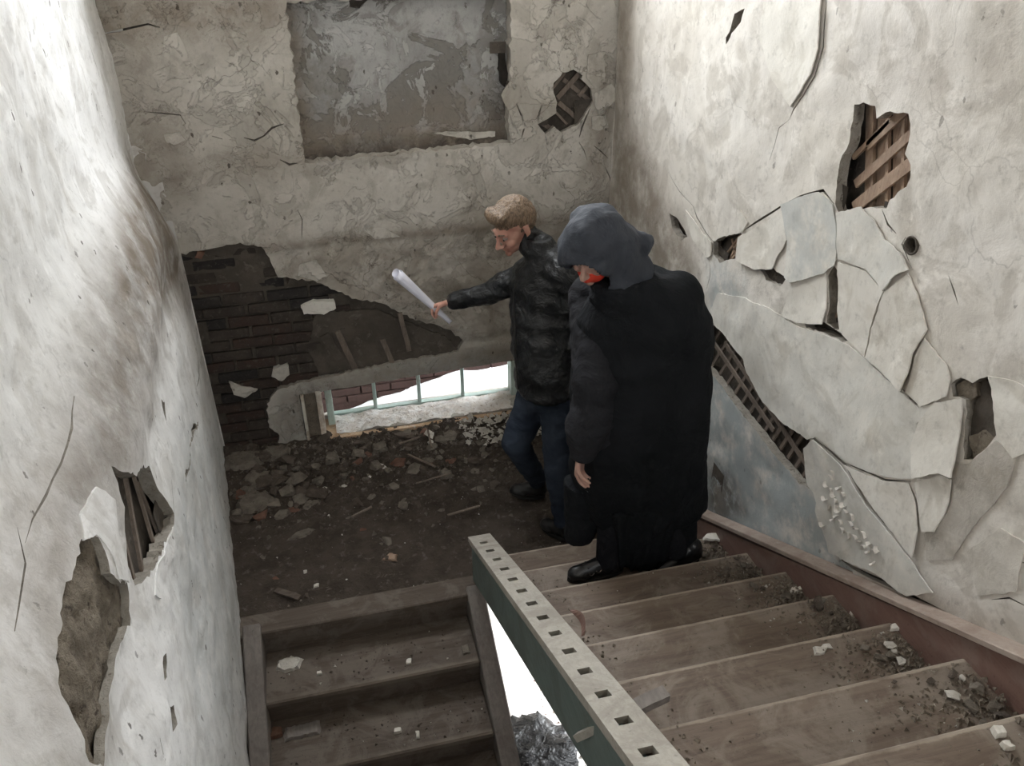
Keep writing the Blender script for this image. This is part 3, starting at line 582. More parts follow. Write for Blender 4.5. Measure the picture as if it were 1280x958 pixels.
def dleft(y, z): return .016*fbm((1, y, z), 1.7)+.004*fbm((2, y, z), 8)
ga = axis_pts(YF, -3.9, 0.02, .02, .02, .15); ga[-1] = 0.0; gb = axis_pts(ZB, -.6, 3.1, ZT, .02, .15)
DISP['FL'] = dleft
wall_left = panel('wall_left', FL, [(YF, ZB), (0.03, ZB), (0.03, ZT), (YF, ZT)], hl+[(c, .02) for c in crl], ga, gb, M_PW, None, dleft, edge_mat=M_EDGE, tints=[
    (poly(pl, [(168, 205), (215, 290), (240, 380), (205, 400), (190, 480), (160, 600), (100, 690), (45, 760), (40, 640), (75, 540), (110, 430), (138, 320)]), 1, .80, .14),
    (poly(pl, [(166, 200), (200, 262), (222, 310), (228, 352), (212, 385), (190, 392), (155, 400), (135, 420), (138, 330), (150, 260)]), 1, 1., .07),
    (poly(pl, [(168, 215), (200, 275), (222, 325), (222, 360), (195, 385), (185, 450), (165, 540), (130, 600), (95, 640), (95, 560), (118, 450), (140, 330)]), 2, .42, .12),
    (poly(pl, [(60, 700), (110, 700), (130, 800), (130, 958), (60, 990), (30, 850)]), 1, .65, .18), (poly(pl, [(225, 520), (280, 520), (300, 900), (250, 900), (215, 700)]), 0, .40, .15)])
tag(wall_left, kind='structure')
hA = np.array(hl[0][0]); lo_ = hA.min(0)-.03; hi_ = hA.max(0)+.03; e1 = np.arange(lo_[0], hi_[0], .012); e2 = np.arange(lo_[1], hi_[1], .012)
panel('exposed_mortar', FL, [(e1[0], e2[0]), (e1[-1], e2[0]), (e1[-1], e2[-1]), (e1[0], e2[-1])], [], e1, e2, M_RUBW, wall_left, lambda x, y: dleft(x, y)-.024+.012*fbm((x, y, 2), 16, 4))
for h, d in hl[1:]: core('exposed_backing', FL, h, .07, M_CORE, wall_left)
for c in crl: core('crack_backing', FL, c, .026, M_CORE, wall_left, .008)
for a, b, w in (((290, 210), (345, 470), .02), ((312, 220), (372, 490), .018), ((330, 225), (335, 590), .018), ((350, 210), (392, 470), .02), ((366, 205), (425, 420), .014), ((380, 240), (432, 380), .012), ((300, 300), (350, 560), .016)):
    A = pl(*Z4(*a)); B = pl(*Z4(*b)); fa = FL(A[0], A[1], -.045); fb_ = FL(B[0], B[1], -.04); bar('lath', fa, fb_, w, .010, (1, 0, 0), M_LATHD, wall_left, .003)
slab('plaster_flake', FL, poly(pl, [Z4(*p) for p in [(196, 330), (232, 260), (285, 290), (300, 380), (328, 495), (300, 490), (262, 400), (235, 378), (205, 395)]]), M_PW, wall_left, base=.004, grad=(.0, -.02), thick=.005)
slab('plaster_flake', FL, poly(pl, [Z4(*p) for p in [(412, 410), (428, 360), (430, 430), (400, 540), (388, 530), (395, 450)]]), M_PW, wall_left, base=.004, thick=.005)

# ------------------------------------------------------------------ masonry behind the plaster, so no daylight leaks through the breaks
for x0, x1, z0, z1 in ((-.3, W, ZT-.45, ZT), (-.3, .80, 2.745, ZT-.45), (2.02, W, 2.745, ZT-.45), (-.3, W, .48, 2.745), (-.3, .58, -.26, .48), (2.13, W, -.26, .48), (.58, 2.13, -.26, .035), (-.3, W, ZB, -.26)):
    box('masonry', x0, x1, .125, .30, z0, z1, M_CORE, wall_back, 0)
for y0, y1, z0, z1 in ((YF, -1.5, ZB, ZT), (-1.5, -.25, -.30, ZT), (-.25, .30, ZB, ZT)): box('masonry', W+.10, W+.25, y0, y1, z0, z1, M_CORE, wall_right, 0)
box('masonry', -.45, -.28, YF, .30, ZB, ZT, M_CORE, wall_left, 0)

# ------------------------------------------------------------------ rest of the shell (outside the frame)
wf = panel('wall_front', lambda a, b, n: (a, YF+n, b), [(-.3, ZB), (W, ZB), (W, ZT), (-.3, ZT)], [([(1.2, 3.4), (2.2, 3.4), (2.2, 4.6), (1.2, 4.6)], .2)], np.arange(-.3, 2.7, .2), np.arange(ZB, ZT, .2), M_PL); tag(wf, kind='structure')  # rear opening is an unseen addition, kept small for weak fill light
tag(box('ceiling', -.3, W, YF, .3, ZT, ZT+.1, M_PR, None, 0), kind='structure')
lf_ = terrain('lower_floor', -.3, W, YF, .31, .06, lambda x, y: ZB-.02+.015*fbm((x, y, 0), 4), M_SNOWD); lf_.name = 'floor_lower'; tag(lf_, kind='structure')
tag(box('floor_upper', -.05, W, YF, -4.87, 1.82, 1.945, M_TREAD, None, 0), kind='structure')
# ------------------------------------------------------------------ landing
def floor_z(x, y):
    k = max(0., min(1., (y+.95)/.95)); m = .055*k*k+.03*k*(x < .6)*(1-x/.6)
    return m+.014*fbm((x, y, 0), 5)*(.4+k)+.014*fbm((x, y, 5), 14)*(.35+k)-.002
lnd = terrain('floor', -.02, W, -1.555, .02, .016, floor_z, M_SOIL, None, False); tag(lnd, kind='structure')
tag(box('floor_slab', .0, W, -1.56, .0, -.12, -.035, M_CORE, None, 0), kind='structure'); bpy.data.objects['floor_slab'].name = 'trim_1'
RUN, RISE, Y0, ZN0 = .30, .15752, -1.566, .210
S = RISE/RUN
le = box('trim_2', .19, 1.47, -1.60, -1.46, -.045, .006, M_TREADL, None, .006); tag(le, kind='structure')
# ------------------------------------------------------------------ right flight
rs = empty('staircase', (2.0, Y0, 0)); tag(rs, 'upper wooden flight of brown dusty treads rising toward the viewer', 'staircase')
NT_ = 11
for k in range(NT_):
    yn = Y0-k*RUN; zt = ZN0+k*RISE
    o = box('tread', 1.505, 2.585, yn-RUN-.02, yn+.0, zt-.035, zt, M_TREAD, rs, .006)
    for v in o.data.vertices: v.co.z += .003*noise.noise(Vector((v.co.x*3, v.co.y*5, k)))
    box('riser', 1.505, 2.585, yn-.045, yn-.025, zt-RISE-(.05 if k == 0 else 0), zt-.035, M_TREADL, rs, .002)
yA, yB = -1.50, -4.95
def zc(y): return .380+S*(-1.6392-y)
def stp(o, *a): return o
prism('stringer_board', [(yA, zc(yA)-.030), (yA, zc(yA)-.30), (yB, zc(yB)-.30), (yB, zc(yB)-.030)], 1.412, 1.455, M_GREEN, rs)
prism('moulding', [(yA+.004, zc(yA)-.030), (yA+.004, zc(yA)-.052), (yB, zc(yB)-.052), (yB, zc(yB)-.030)], 1.402, 1.414, M_CAP, rs)
prism('inner_board', [(yA-.01, zc(yA)-.030), (yA-.01, zc(yA)-.26), (yB, zc(yB)-.26), (yB, zc(yB)-.030)], 1.480, 1.505, M_STRB, rs)
# cap with square baluster sockets
L = math.hypot(1, S); X0, X1, XH = 1.396, 1.512, 1.450
def capmesh():
    V = []; F = []; idx = {}
    def vt(y, x, dz):
        k = (round(y, 5), round(x, 5), dz)
        if k not in idx: idx[k] = len(V); V.append((x, y, zc(y)+dz))
        return idx[k]
    ys = [yA+.01]; hs = []
    for i in range(22):
        c = -1.6392-.15*i; hs.append((c+.019, c-.019)); ys += [c+.019, c-.019]
    ys.append(yB); xs = [X0, XH-.020, XH+.020, X1]
    for i in range(len(ys)-1):
        for j in range(3):
            a, b = ys[i], ys[i+1]
            if i % 2 == 1 and j == 1:
                q = [(a, xs[1]), (a, xs[2]), (b, xs[2]), (b, xs[1])]
                for m in range(4): F.append([vt(*q[m], 0), vt(*q[m], -.029), vt(*q[(m+1) % 4], -.029), vt(*q[(m+1) % 4], 0)])
                continue
            F.append([vt(a, xs[j], 0), vt(a, xs[j+1], 0), vt(b, xs[j+1], 0), vt(b, xs[j], 0)])
        F.append([vt(ys[i], X0, 0), vt(ys[i+1], X0, 0), vt(ys[i+1], X0, -.03), vt(ys[i], X0, -.03)])
        F.append([vt(ys[i], X1, -.03), vt(ys[i+1], X1, -.03), vt(ys[i+1], X1, 0), vt(ys[i], X1, 0)])
    F.append([vt(ys[0], x, 0) for x in xs[::-1]]+[vt(ys[0], X0, -.03), vt(ys[0], X1, -.03)])
    return mesh_of('socketed_cap', V, F), hs
cm, hs = capmesh(); cap = link('socketed_cap', local(cm, rs), rs, M_CAP)
for i, (a, b) in enumerate(hs):
    if i > 16: break
    y = (a+b)/2; dz = -.004 if i in (12, 2) else -.026
    prism('baluster_stub' if dz > -.01 else 'socket', [(a, zc(a)+dz), (a, zc(a)-.034), (b, zc(b)-.034), (b, zc(b)+dz)], XH-.0195, XH+.0195, M_HOLE if dz < -.01 else M_CAP, cap)
prism('inner_board', [(yA, ZN0+.02), (yA, -.02), (Y0-RUN*.8, .02), (yB, ZN0+S*(Y0-yB)-.12), (yB, ZN0+S*(Y0-yB)+.085)], 2.585, 2.61, M_STRB, rs)
def zw(y): return ZN0+S*(Y0-y)+.105
prism('wall_cap', [(yA, zw(yA)), (yA, zw(yA)-.024), (yB, zw(yB)-.024), (yB, zw(yB))], 2.570, 2.640, M_CAPP, rs, .003)
# wedge and peg standing out of the green board
o = bar('wedge', bp(722, 922, 0, 1.39), bp(752, 908, 0, 1.43), .022, .022, (0, 0, 1), M_CAP, rs)
# ------------------------------------------------------------------ left flight
ls = empty('staircase', (.8, -1.58, 0)); tag(ls, 'lower wooden flight of dark muddy treads dropping away from the landing edge', 'staircase')
for k in range(1, 11):
    yn = -1.60-(k-1)*RUN
    z = -k*RISE
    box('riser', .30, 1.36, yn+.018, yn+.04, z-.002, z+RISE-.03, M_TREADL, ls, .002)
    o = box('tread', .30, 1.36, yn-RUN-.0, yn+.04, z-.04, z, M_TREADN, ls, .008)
    for v in o.data.vertices: v.co.z += .004*noise.noise(Vector((v.co.x*3, v.co.y*5, k)))
def zs(y): return S*(y+1.60)+.012
ye = -4.85
prism('stringer_board', [(-1.56, zs(-1.56)), (-1.56, -.28), (ye, zs(ye)-.34), (ye, zs(ye))], 1.362, 1.452, M_GREY, ls, .006)
prism('stringer_board', [(-1.56, zs(-1.56)+.01), (-1.56, -.28), (ye, zs(ye)-.34), (ye, zs(ye)+.01)], .23, .318, M_GREY, ls, .006)
prism('wall_strip', [(-1.56, zs(-1.56)-.03), (-1.56, -.28), (ye, zs(ye)-.34), (ye, zs(ye)-.03)], .17, .23, M_TREADL, ls)

# ------------------------------------------------------------------ rubble
def chunk_mesh(i, flat):
    r = random.Random(i*31+5); b = bmesh.new()
    for _ in range(13):
        v = Vector((r.gauss(0, 1), r.gauss(0, 1), r.gauss(0, 1))).normalized()*(.75+.3*r.random()); b.verts.new((v.x*.5, v.y*.5*(.6+.4*r.random()), v.z*.5*flat))
    bmesh.ops.convex_hull(b, input=b.verts); bmesh.ops.delete(b, geom=[v for v in b.verts if not v.link_faces], context='VERTS')
    return bm_mesh('chunk', b)
CH = {}
for m in range(4):
    for i in range(7):
        me = chunk_mesh(i, (.35, .6, .45, .25, .75, .5, .3)[i]); me.materials.append(M_CHK[m]); CH[m, i] = me
WORDS = ['grey', 'brown', 'pale', 'brick red']
def chunk(name, x, y, z, s, m, lab, cat, grp=None, i=None, st=1.):
    i = random.randrange(7) if i is None else i
    o = link(name, CH[m, i]); o.scale = (s*st, s, s); o.rotation_euler = (random.uniform(-.25, .25), random.uniform(-.25, .25), random.uniform(0, 6.3))
    fl = (.35, .6, .45, .25, .75, .5, .3)[i]; o.location = (x, y, z+s*.5*fl*.55); tag(o, lab, cat, grp); return o
zones = [('under the low window', 'rubble chunks under the low window', (.75, 2.0, -.50, -.05), 95, (.04, .15), 10),
         ('in the back left corner', 'rubble chunks in the back left corner', (.15, .72, -.70, -.03), 60, (.06, .19), 11),
         ('on mid landing', 'rubble chunks on the middle of the landing', (.25, 1.75, -1.10, -.42), 60, (.03, .11), 12),
         ('on the landing front', 'rubble chunks on the landing front', (.25, 1.38, -1.52, -1.06), 16, (.02, .055), 13),
         ('in the right back corner', 'rubble chunks in the right back corner', (2.0, 2.55, -.8, -.06), 16, (.04, .10), 14)]
for place, grp, (x0, x1, y0, y1), n, (s0, s1), sd in zones:
    r = random.Random(sd)
    for _ in range(n):
        x = r.uniform(x0, x1); y = r.uniform(y0, y1); s = s0+(s1-s0)*r.random()**2.2; m = r.choices([0, 1, 2, 3], [6, 7, .35 if s > .04 else 2, .5])[0]
        if 1.68 < x < 2.12 and -1.4 < y < -.78: continue
        kind = 'brick_fragment' if m == 3 else 'plaster_chunk'; ii = r.randrange(7)
        size = 'small' if s < s0+(s1-s0)*.12 else ('medium' if s < s0+(s1-s0)*.4 else 'large'); shp = ('flat', 'blocky', 'rounded', 'thin flat', 'upright', 'rounded', 'flat')[ii]
        side = ('left part', 'middle', 'right part')[min(2, int(3*(x-x0)/(x1-x0)))]; dep_ = 'far' if y > (y0+y1)/2 else 'near'
        lab = '%s %s %s %s %s, %s %s' % (size, shp, WORDS[m], 'brick fragment' if m == 3 else 'plaster chunk', place, dep_, side)
        chunk(kind, x, y, floor_z(x, y)-.004, s, m, lab, 'rubble', 'rubble: '+lab, ii)
def grit(name, pts, lab, mats=(0,), cat='rubble', mat=None):
    """tiny crumbs nobody could count: one mesh."""
    V = []; F = []; r = random.Random(len(pts))
    for x, y, z, s in pts:
        b = len(V); q = [Vector((r.gauss(0, 1), r.gauss(0, 1), abs(r.gauss(0, .5)))).normalized()*s*.5 for _ in range(3)]
        a = r.uniform(0, 6.3)
        for t in range(3): V.append((x+s*.6*math.cos(a+t*2.1+r.uniform(-.4, .4)), y+s*.6*math.sin(a+t*2.1+r.uniform(-.4, .4)), z))
        V.append((x+r.uniform(-.2, .2)*s, y+r.uniform(-.2, .2)*s, z+s*r.uniform(.3, .8)))
        F += [(b, b+1, b+3), (b+1, b+2, b+3), (b+2, b, b+3)]
    o = link(name, mesh_of(name, V, F), None, mat or M_CHK[mats[0]]); tag(o, lab, cat, kind='stuff'); return o
r = random.Random(3)
def lp(n, fx, fy, s0, s1): return [(x, y, floor_z(x, y)-.001, s0+(s1-s0)*r.random()**3) for x, y in ((fx(), fy()) for _ in range(n))]
U = r.uniform
grit('rubble', lp(5200, lambda: U(.12, 2.6), lambda: -.02-abs(r.gauss(0, .42)) % 1.5, .006, .030), 'dark crumbs and grit covering the landing', (1,))
grit('rubble', lp(1500, lambda: U(.12, 2.6), lambda: -.02-abs(r.gauss(0, .35)) % 1.5, .006, .036), 'grey crumbs of mortar strewn over the landing', (0,))
grit('rubble', lp(110, lambda: U(.15, 2.5), lambda: U(-1.53, -.1), .004, .014), 'tiny pale plaster crumbs dotted over the landing', (2,))
grit('rubble', [(x, y, z+.03, s*1.3) for x, y, z, s in lp(380, lambda: U(1.6, 2.3), lambda: U(-.34, -.06), .008, .05)], 'pale snowy crumbs at the right end of the window sill', (2,))
def upper_z(y): k = math.floor((Y0-y)/RUN); return ZN0+k*RISE
def lower_z(y): k = math.floor((-1.56-y)/RUN)+1; return -k*RISE
tr = []; trp = []; tl = []; tlp = []
for k in range(10):
    yn = Y0-k*RUN; z = ZN0+k*RISE
    for _ in range(560):
        a_ = abs(r.gauss(0, .10+.05*(k in (2, 5, 6)))); b_ = r.gauss(.16, .07); b_ = min(.29, max(.02, b_)); hgt = .035*max(0, 1-a_/.14)*max(0, 1-abs(b_-.16)/.11)
        tr.append((2.575-a_, yn-b_, z+hgt*r.random(), .004+.017*r.random()**2.2))
    for _ in range(130): tr.append((1.515+abs(r.gauss(0, .08)), yn-U(.02, .29), z, .004+.013*r.random()**2))
    for _ in range(60): tr.append((U(1.52, 2.5), yn-U(.01, .29), z, .003+.008*r.random()**2))
    for _ in range(16): trp.append((2.55-abs(r.gauss(0, .22)), yn-U(.02, .29), z, .004+.012*r.random()**2))
for k in range(1, 7):
    yn = -1.60-(k-1)*RUN; z = -k*RISE
    for _ in range(150): tl.append((U(.32, 1.35), yn-U(.0, .27)**1., z, .004+.014*r.random()**2.5))
    for _ in range(9): tlp.append((U(.34, 1.34), yn-U(.02, .27), z, .005+.010*r.random()**2))
grit('rubble', tr, 'grey brown grit piled along both ends of the upper treads', (0,), mat=M_GRIT); grit('rubble', trp, 'tiny white crumbs dotted over the upper treads', (2,))
grit('rubble', tl, 'dark dirt crumbs lying on the lower treads', (1,)); grit('rubble', tlp, 'tiny pale crumbs dotted over the lower treads', (2,))
ORD = ['bottom', 'second', 'third', 'fourth', 'fifth', 'sixth', 'seventh', 'eighth', 'ninth', 'tenth']
for k in range(0, 8):                                              # piles at the wall end of each tread
    yn = Y0-k*RUN; z = ZN0+k*RISE
    for j in range(16 if k in (2, 5, 6) else 10):
        m = r.choices([0, 1, 2], [5, 4, 1])[0]; s = U(.016, .055); ii = r.randrange(7); yy = U(.03, .27)
        lab = '%s %s %s plaster lump at the wall end of the %s upper tread, %s edge' % ('small' if s < .034 else 'larger', ('flat', 'blocky', 'rounded', 'thin', 'upright', 'rounded', 'flat')[ii], WORDS[m], ORD[k], 'front' if yy < .15 else 'back')
        chunk('plaster_chunk', 2.545-abs(r.gauss(0, .08)), yn-yy, z+.006, s, m, lab, 'rubble', 'lumps: '+lab, ii)
# pieces one can point to
def on_upper(u, v, k): p = bp(u, v, 2, ZN0+k*RISE); return p[0], p[1], ZN0+k*RISE
def on_lower(u, v, k): p = bp(u, v, 2, -k*RISE); return p[0], p[1], -k*RISE
def on_land(u, v): p = bp(u, v, 2, .01); return p[0], p[1], floor_z(p[0], p[1])
def shard(name, pos, pts, th, m, lab, cat='rubble', tilt=0, rz=0):
    big = max(abs(c) for q_ in pts for c in q_) > .03
    pts = rag(pts, .014 if big else .010, .005 if big else .0025); rr = random.Random(int(pos[0]*1e4))
    b = bmesh.new(); A = [b.verts.new((x, y, 0)) for x, y in pts]; f = b.faces.new(A); ex = bmesh.ops.extrude_face_region(b, geom=[f])
    for v in ex['geom']:
        if isinstance(v, bmesh.types.BMVert): v.co.z += th*rr.uniform(.75, 1.2); v.co.x *= .82; v.co.y *= .82
    bmesh.ops.recalc_face_normals(b, faces=b.faces)
    o = link(name, bm_mesh(name, b), None, m); o.location = Vector(pos)+Vector((0, 0, .002)); o.rotation_euler = (tilt, 0, rz); return tag(o, lab, cat)
shard('plaster_shard', on_upper(890, 676, 1)[:2]+(.3675+.012,), [(-.055, .0), (-.02, .035), (.055, .02), (.05, -.035), (.01, -.02)], .012, M_SLAB, 'large white plaster shard lying right of the hooded person\'s coat hem', tilt=.12)
shard('plaster_shard', on_upper(995, 741, 3), [(-.022, -.012), (.022, -.012), (.024, .012), (-.022, .012)], .02, M_SLAB, 'small white rectangular plaster block on the tread edge near the wall')
shard('plaster_shard', on_upper(1064, 769, 4), [(-.02, -.02), (.022, -.01), (.005, .028)], .016, M_SLAB, 'bright white triangular plaster chip on the fifth upper tread')
shard('plaster_shard', on_upper(1030, 812, 5), [(-.045, -.012), (-.01, -.024), (.01, -.006), (.034, -.010), (.03, .012), (0, .018), (-.012, .006), (-.03, .012)], .007, M_CHK[2], 'flat pale beige plaster flake in the middle of the sixth upper tread')
shard('plaster_shard', on_upper(1057, 745, 3), [(-.025, -.01), (.02, -.02), (.03, .02), (-.01, .015)], .012, M_SLAB, 'white plaster chip close to the brown wall board')
shard('plaster_shard', on_upper(1120, 786, 5), [(-.03, -.01), (.02, -.014), (.03, .01), (-.01, .014)], .012, M_SLAB, 'long white plaster chip below the brown wall board')
shard('plaster_shard', on_upper(1247, 918, 7), [(-.018, -.012), (.016, -.014), (.02, .012), (-.01, .016)], .018, M_SLAB, 'white rounded plaster lump at the lower right corner of the stairs')
shard('plaster_shard', on_upper(1258, 935, 7), [(-.014, -.01), (.012, -.012), (.014, .012), (-.01, .012)], .014, M_SLAB, 'smaller white plaster lump at the lower right corner of the stairs')
shard('plaster_shard', on_land(388, 822)[:2]+(.0,), [(-.02, -.01), (.02, -.01), (.0, .02)], .01, M_SLAB, 'pale chip on the landing edge') if False else None
shard('plaster_shard', on_land(395, 731), [(-.016, -.012), (.014, -.010), (.016, .014), (-.012, .010)], .010, M_SLAB, 'small white plaster chip on the bare front of the landing')
shard('wooden_chip', on_land(488, 697), [(-.05, .0), (.03, -.035), (.045, .02), (.0, .04)], .012, M_LATH, 'light tan wood chip on the middle of the landing', 'wood')
shard('plaster_shard', on_land(375, 668), [(-.08, -.03), (.03, -.02), (.085, .03), (.06, .05), (-.02, .03)], .014, M_CHK[0], 'long grey plaster slab left of the middle of the landing')
shard('plaster_shard', on_land(415, 578), [(-.04, -.05), (.05, -.04), (.04, .05), (-.03, .04)], .03, M_CHK[0], 'square grey plaster block below the broken window jamb', tilt=.2)
shard('plaster_shard', on_land(558, 596), [(-.035, -.03), (.03, -.035), (.04, .02), (0, .04), (-.04, .02)], .035, M_CHK[0], 'knobbly grey mortar lump right of the rubble heap')
shard('plaster_shard', on_land(475, 566), [(-.05, -.04), (.05, -.035), (.04, .04), (-.04, .035)], .03, M_CHK[0], 'grey mortar block standing in the rubble below the window', tilt=.3)
for (u, v), s, l in (((302, 585), 2.6, 'broad flat grey plaster slab against the left wall, nearest the corner'), ((325, 605), 2.0, 'grey plaster slab by the left wall below the corner slab'), ((320, 632), 2.2, 'flat dark slab of plaster low on the left side of the heap'), ((345, 575), 1.8, 'flat grey slab leaning below the curved window plaster')):
    p = on_land(u, v); shard('plaster_slab', (max(p[0], .2), p[1], p[2]+.01), [(-.05*s, -.03*s), (0, -.04*s), (.05*s, -.02*s), (.045*s, .025*s), (-.02*s, .04*s), (-.05*s, .015*s)], .028, M_CHK[0], l, tilt=random.uniform(-.15, .2), rz=random.uniform(-.4, .4))
shard('brick_fragment', on_land(302, 622), [(-.03, -.03), (.035, -.025), (.03, .03), (-.03, .025)], .035, M_CHK[3], 'orange red brick piece beside the left wall', 'rubble')
shard('plaster_shard', on_lower(361, 833, 1), [(-.06, -.01), (-.02, -.045), (.05, -.03), (.075, .02), (.02, .05), (-.05, .035)], .02, M_CHK[2], 'pale torn plaster piece on the first lower tread', tilt=.1)
shard('wooden_board_piece', on_lower(378, 915, 2), [(-.085, -.04), (.085, -.036), (.085, .04), (-.085, .036)],   .014, M_GREY, 'dark square board offcut lying on the second lower tread', 'wood')
shard('brick_fragment', on_lower(345, 918, 2), [(-.03, -.03), (.035, -.02), (.03, .03), (-.02, .025)], .02, M_CHK[3], 'reddish brick sliver beside the board offcut on the lower flight', 'rubble')
shard('plaster_shard', on_lower(497, 915, 2), [(-.02, -.012), (.018, -.014), (.02, .014), (-.016, .016)], .014, M_SLAB, 'white plaster chip in the middle of the second lower tread')
shard('plaster_shard', on_lower(522, 920, 2), [(-.008, -.02), (.01, -.02), (.012, .02), (-.006, .022)], .012, M_SLAB, 'slim white plaster chip right of centre on the second lower tread')
shard('plaster_shard', on_lower(399, 843, 1), [(-.012, -.01), (.012, -.01), (.012, .01), (-.012, .01)], .01, M_SLAB, 'small white plaster chip on the first lower tread')
shard('plaster_shard', on_lower(511, 828, 1), [(-.014, -.014), (.012, -.016), (.018, .014), (-.012, .012)], .01, M_SLAB, 'white plaster chip right of centre on the first lower tread')
shard('plaster_shard', on_lower(582, 813, 1), [(-.02, -.03), (.02, -.03), (.018, .03), (-.018, .03)], .008, M_CHK[0], 'round grey flake near the right board of the first lower tread')
def stick(a, b, w, t, m, lab, name='wooden_stick', cat='wood'):
    o = bar(name, a, b, w, t, (0, 0, 1), m, None, .004); return tag(o, lab, cat)
a = np.array(on_upper(790, 893, 6)); b = np.array(on_upper(832, 874, 6)); stick((a[0], a[1], a[2]+.022), (b[0], b[1], b[2]+.022), .040, .028, M_GREY, 'short wooden block lying beside the socketed cap', 'wooden_block')
a = on_land(520, 608); b = on_land(565, 598); stick((a[0], a[1], a[2]+.03), (b[0], b[1], b[2]+.035), .008, .006, M_LATHD, 'thin straight twig in the middle right of the rubble')
a = on_land(345, 738); b = on_land(375, 748); stick((a[0], a[1], a[2]+.012), (b[0], b[1], b[2]+.012), .035, .01, M_TREADL, 'short dark lath piece on the front of the landing')
for (p, q, l) in (((500, 562), (525, 556), 'dark stick poking from the rubble under the window'), ((510, 575), (545, 590), 'slanting dark stick in the rubble heap'), ((540, 565), (536, 550), 'upright dark splinter standing in the rubble heap'), ((560, 648), (600, 638), 'thin pale splinter near the walking man\'s shoe'), ((440, 650), (465, 638), 'thin splinter at the middle of the landing')):
    a = on_land(*p); b = on_land(*q); stick((a[0], a[1], a[2]+.03), (b[0], b[1], b[2]+.04), .012, .009, M_LATHD, l)
# curled brown bark like scrap by the cap
a = np.array(on_upper(722, 792, 4)); 
V = []; F = []
for j in range(9):
    t = j/8
    for s in (0, 1): V.append((a[0]+.02*math.sin(t*3)+.012*s, a[1]+.10-.13*t, a[2]+.010+.03*s*math.sin(t*3.1)+.004))
m0 = len(V); V += [(x+.002, y, z+.003) for x, y, z in V]
for j in range(8): F += [(2*j, 2*j+1, 2*j+3, 2*j+2), (2*j+2+m0, 2*j+3+m0, 2*j+1+m0, 2*j+m0), (2*j, 2*j+2, 2*j+2+m0, 2*j+m0), (2*j+1, 2*j+1+m0, 2*j+3+m0, 2*j+3)]
tag(link('bark_scrap', mesh_of('bark_scrap', V, F), None, M_STRB), 'curled brown strip of scrap beside the socketed cap', 'scrap')

# ------------------------------------------------------------------ lower level seen through the gap
n = NT('black_plastic'); bb = n.bump(n.noise(9, 5, .6, dist=1.5), 1, .05)
M_PLAS = n.done((.004, .004, .005), .18, bb, .35)
bagc = bp(668, 945, 2, ZB+.10)
V = []; F = []; nu, nv = 40, 24
for i in range(nv+1):
    ph = math.pi*i/nv
    for j in range(nu):
        th = 2*math.pi*j/nu; d = Vector((math.sin(ph)*math.cos(th), math.sin(ph)*math.sin(th), math.cos(ph)))
        k = 1+.35*fbm(d*1.6, 1, 4)+.10*abs(noise.noise(d*7)); V.append((bagc[0]-.02+d.x*.30*k, bagc[1]-.12+d.y*.34*k, ZB+.02+max(-.02, d.z*.16*k+.10)))
for i in range(nv):
    for j in range(nu): F.append((i*nu+j, i*nu+(j+1) % nu, (i+1)*nu+(j+1) % nu, (i+1)*nu+j))
tag(link('rubbish_bag', mesh_of('rubbish_bag', V, F, True), None, M_PLAS), 'crumpled glossy black plastic bag on the white floor below the gap', 'bag')
grit('rubble', [(U(1.95, 2.3), U(-1.7, -.3), ZB-.01, .01+.04*r.random()**2) for _ in range(260)], 'brown litter scattered on the white lower floor', (3,))
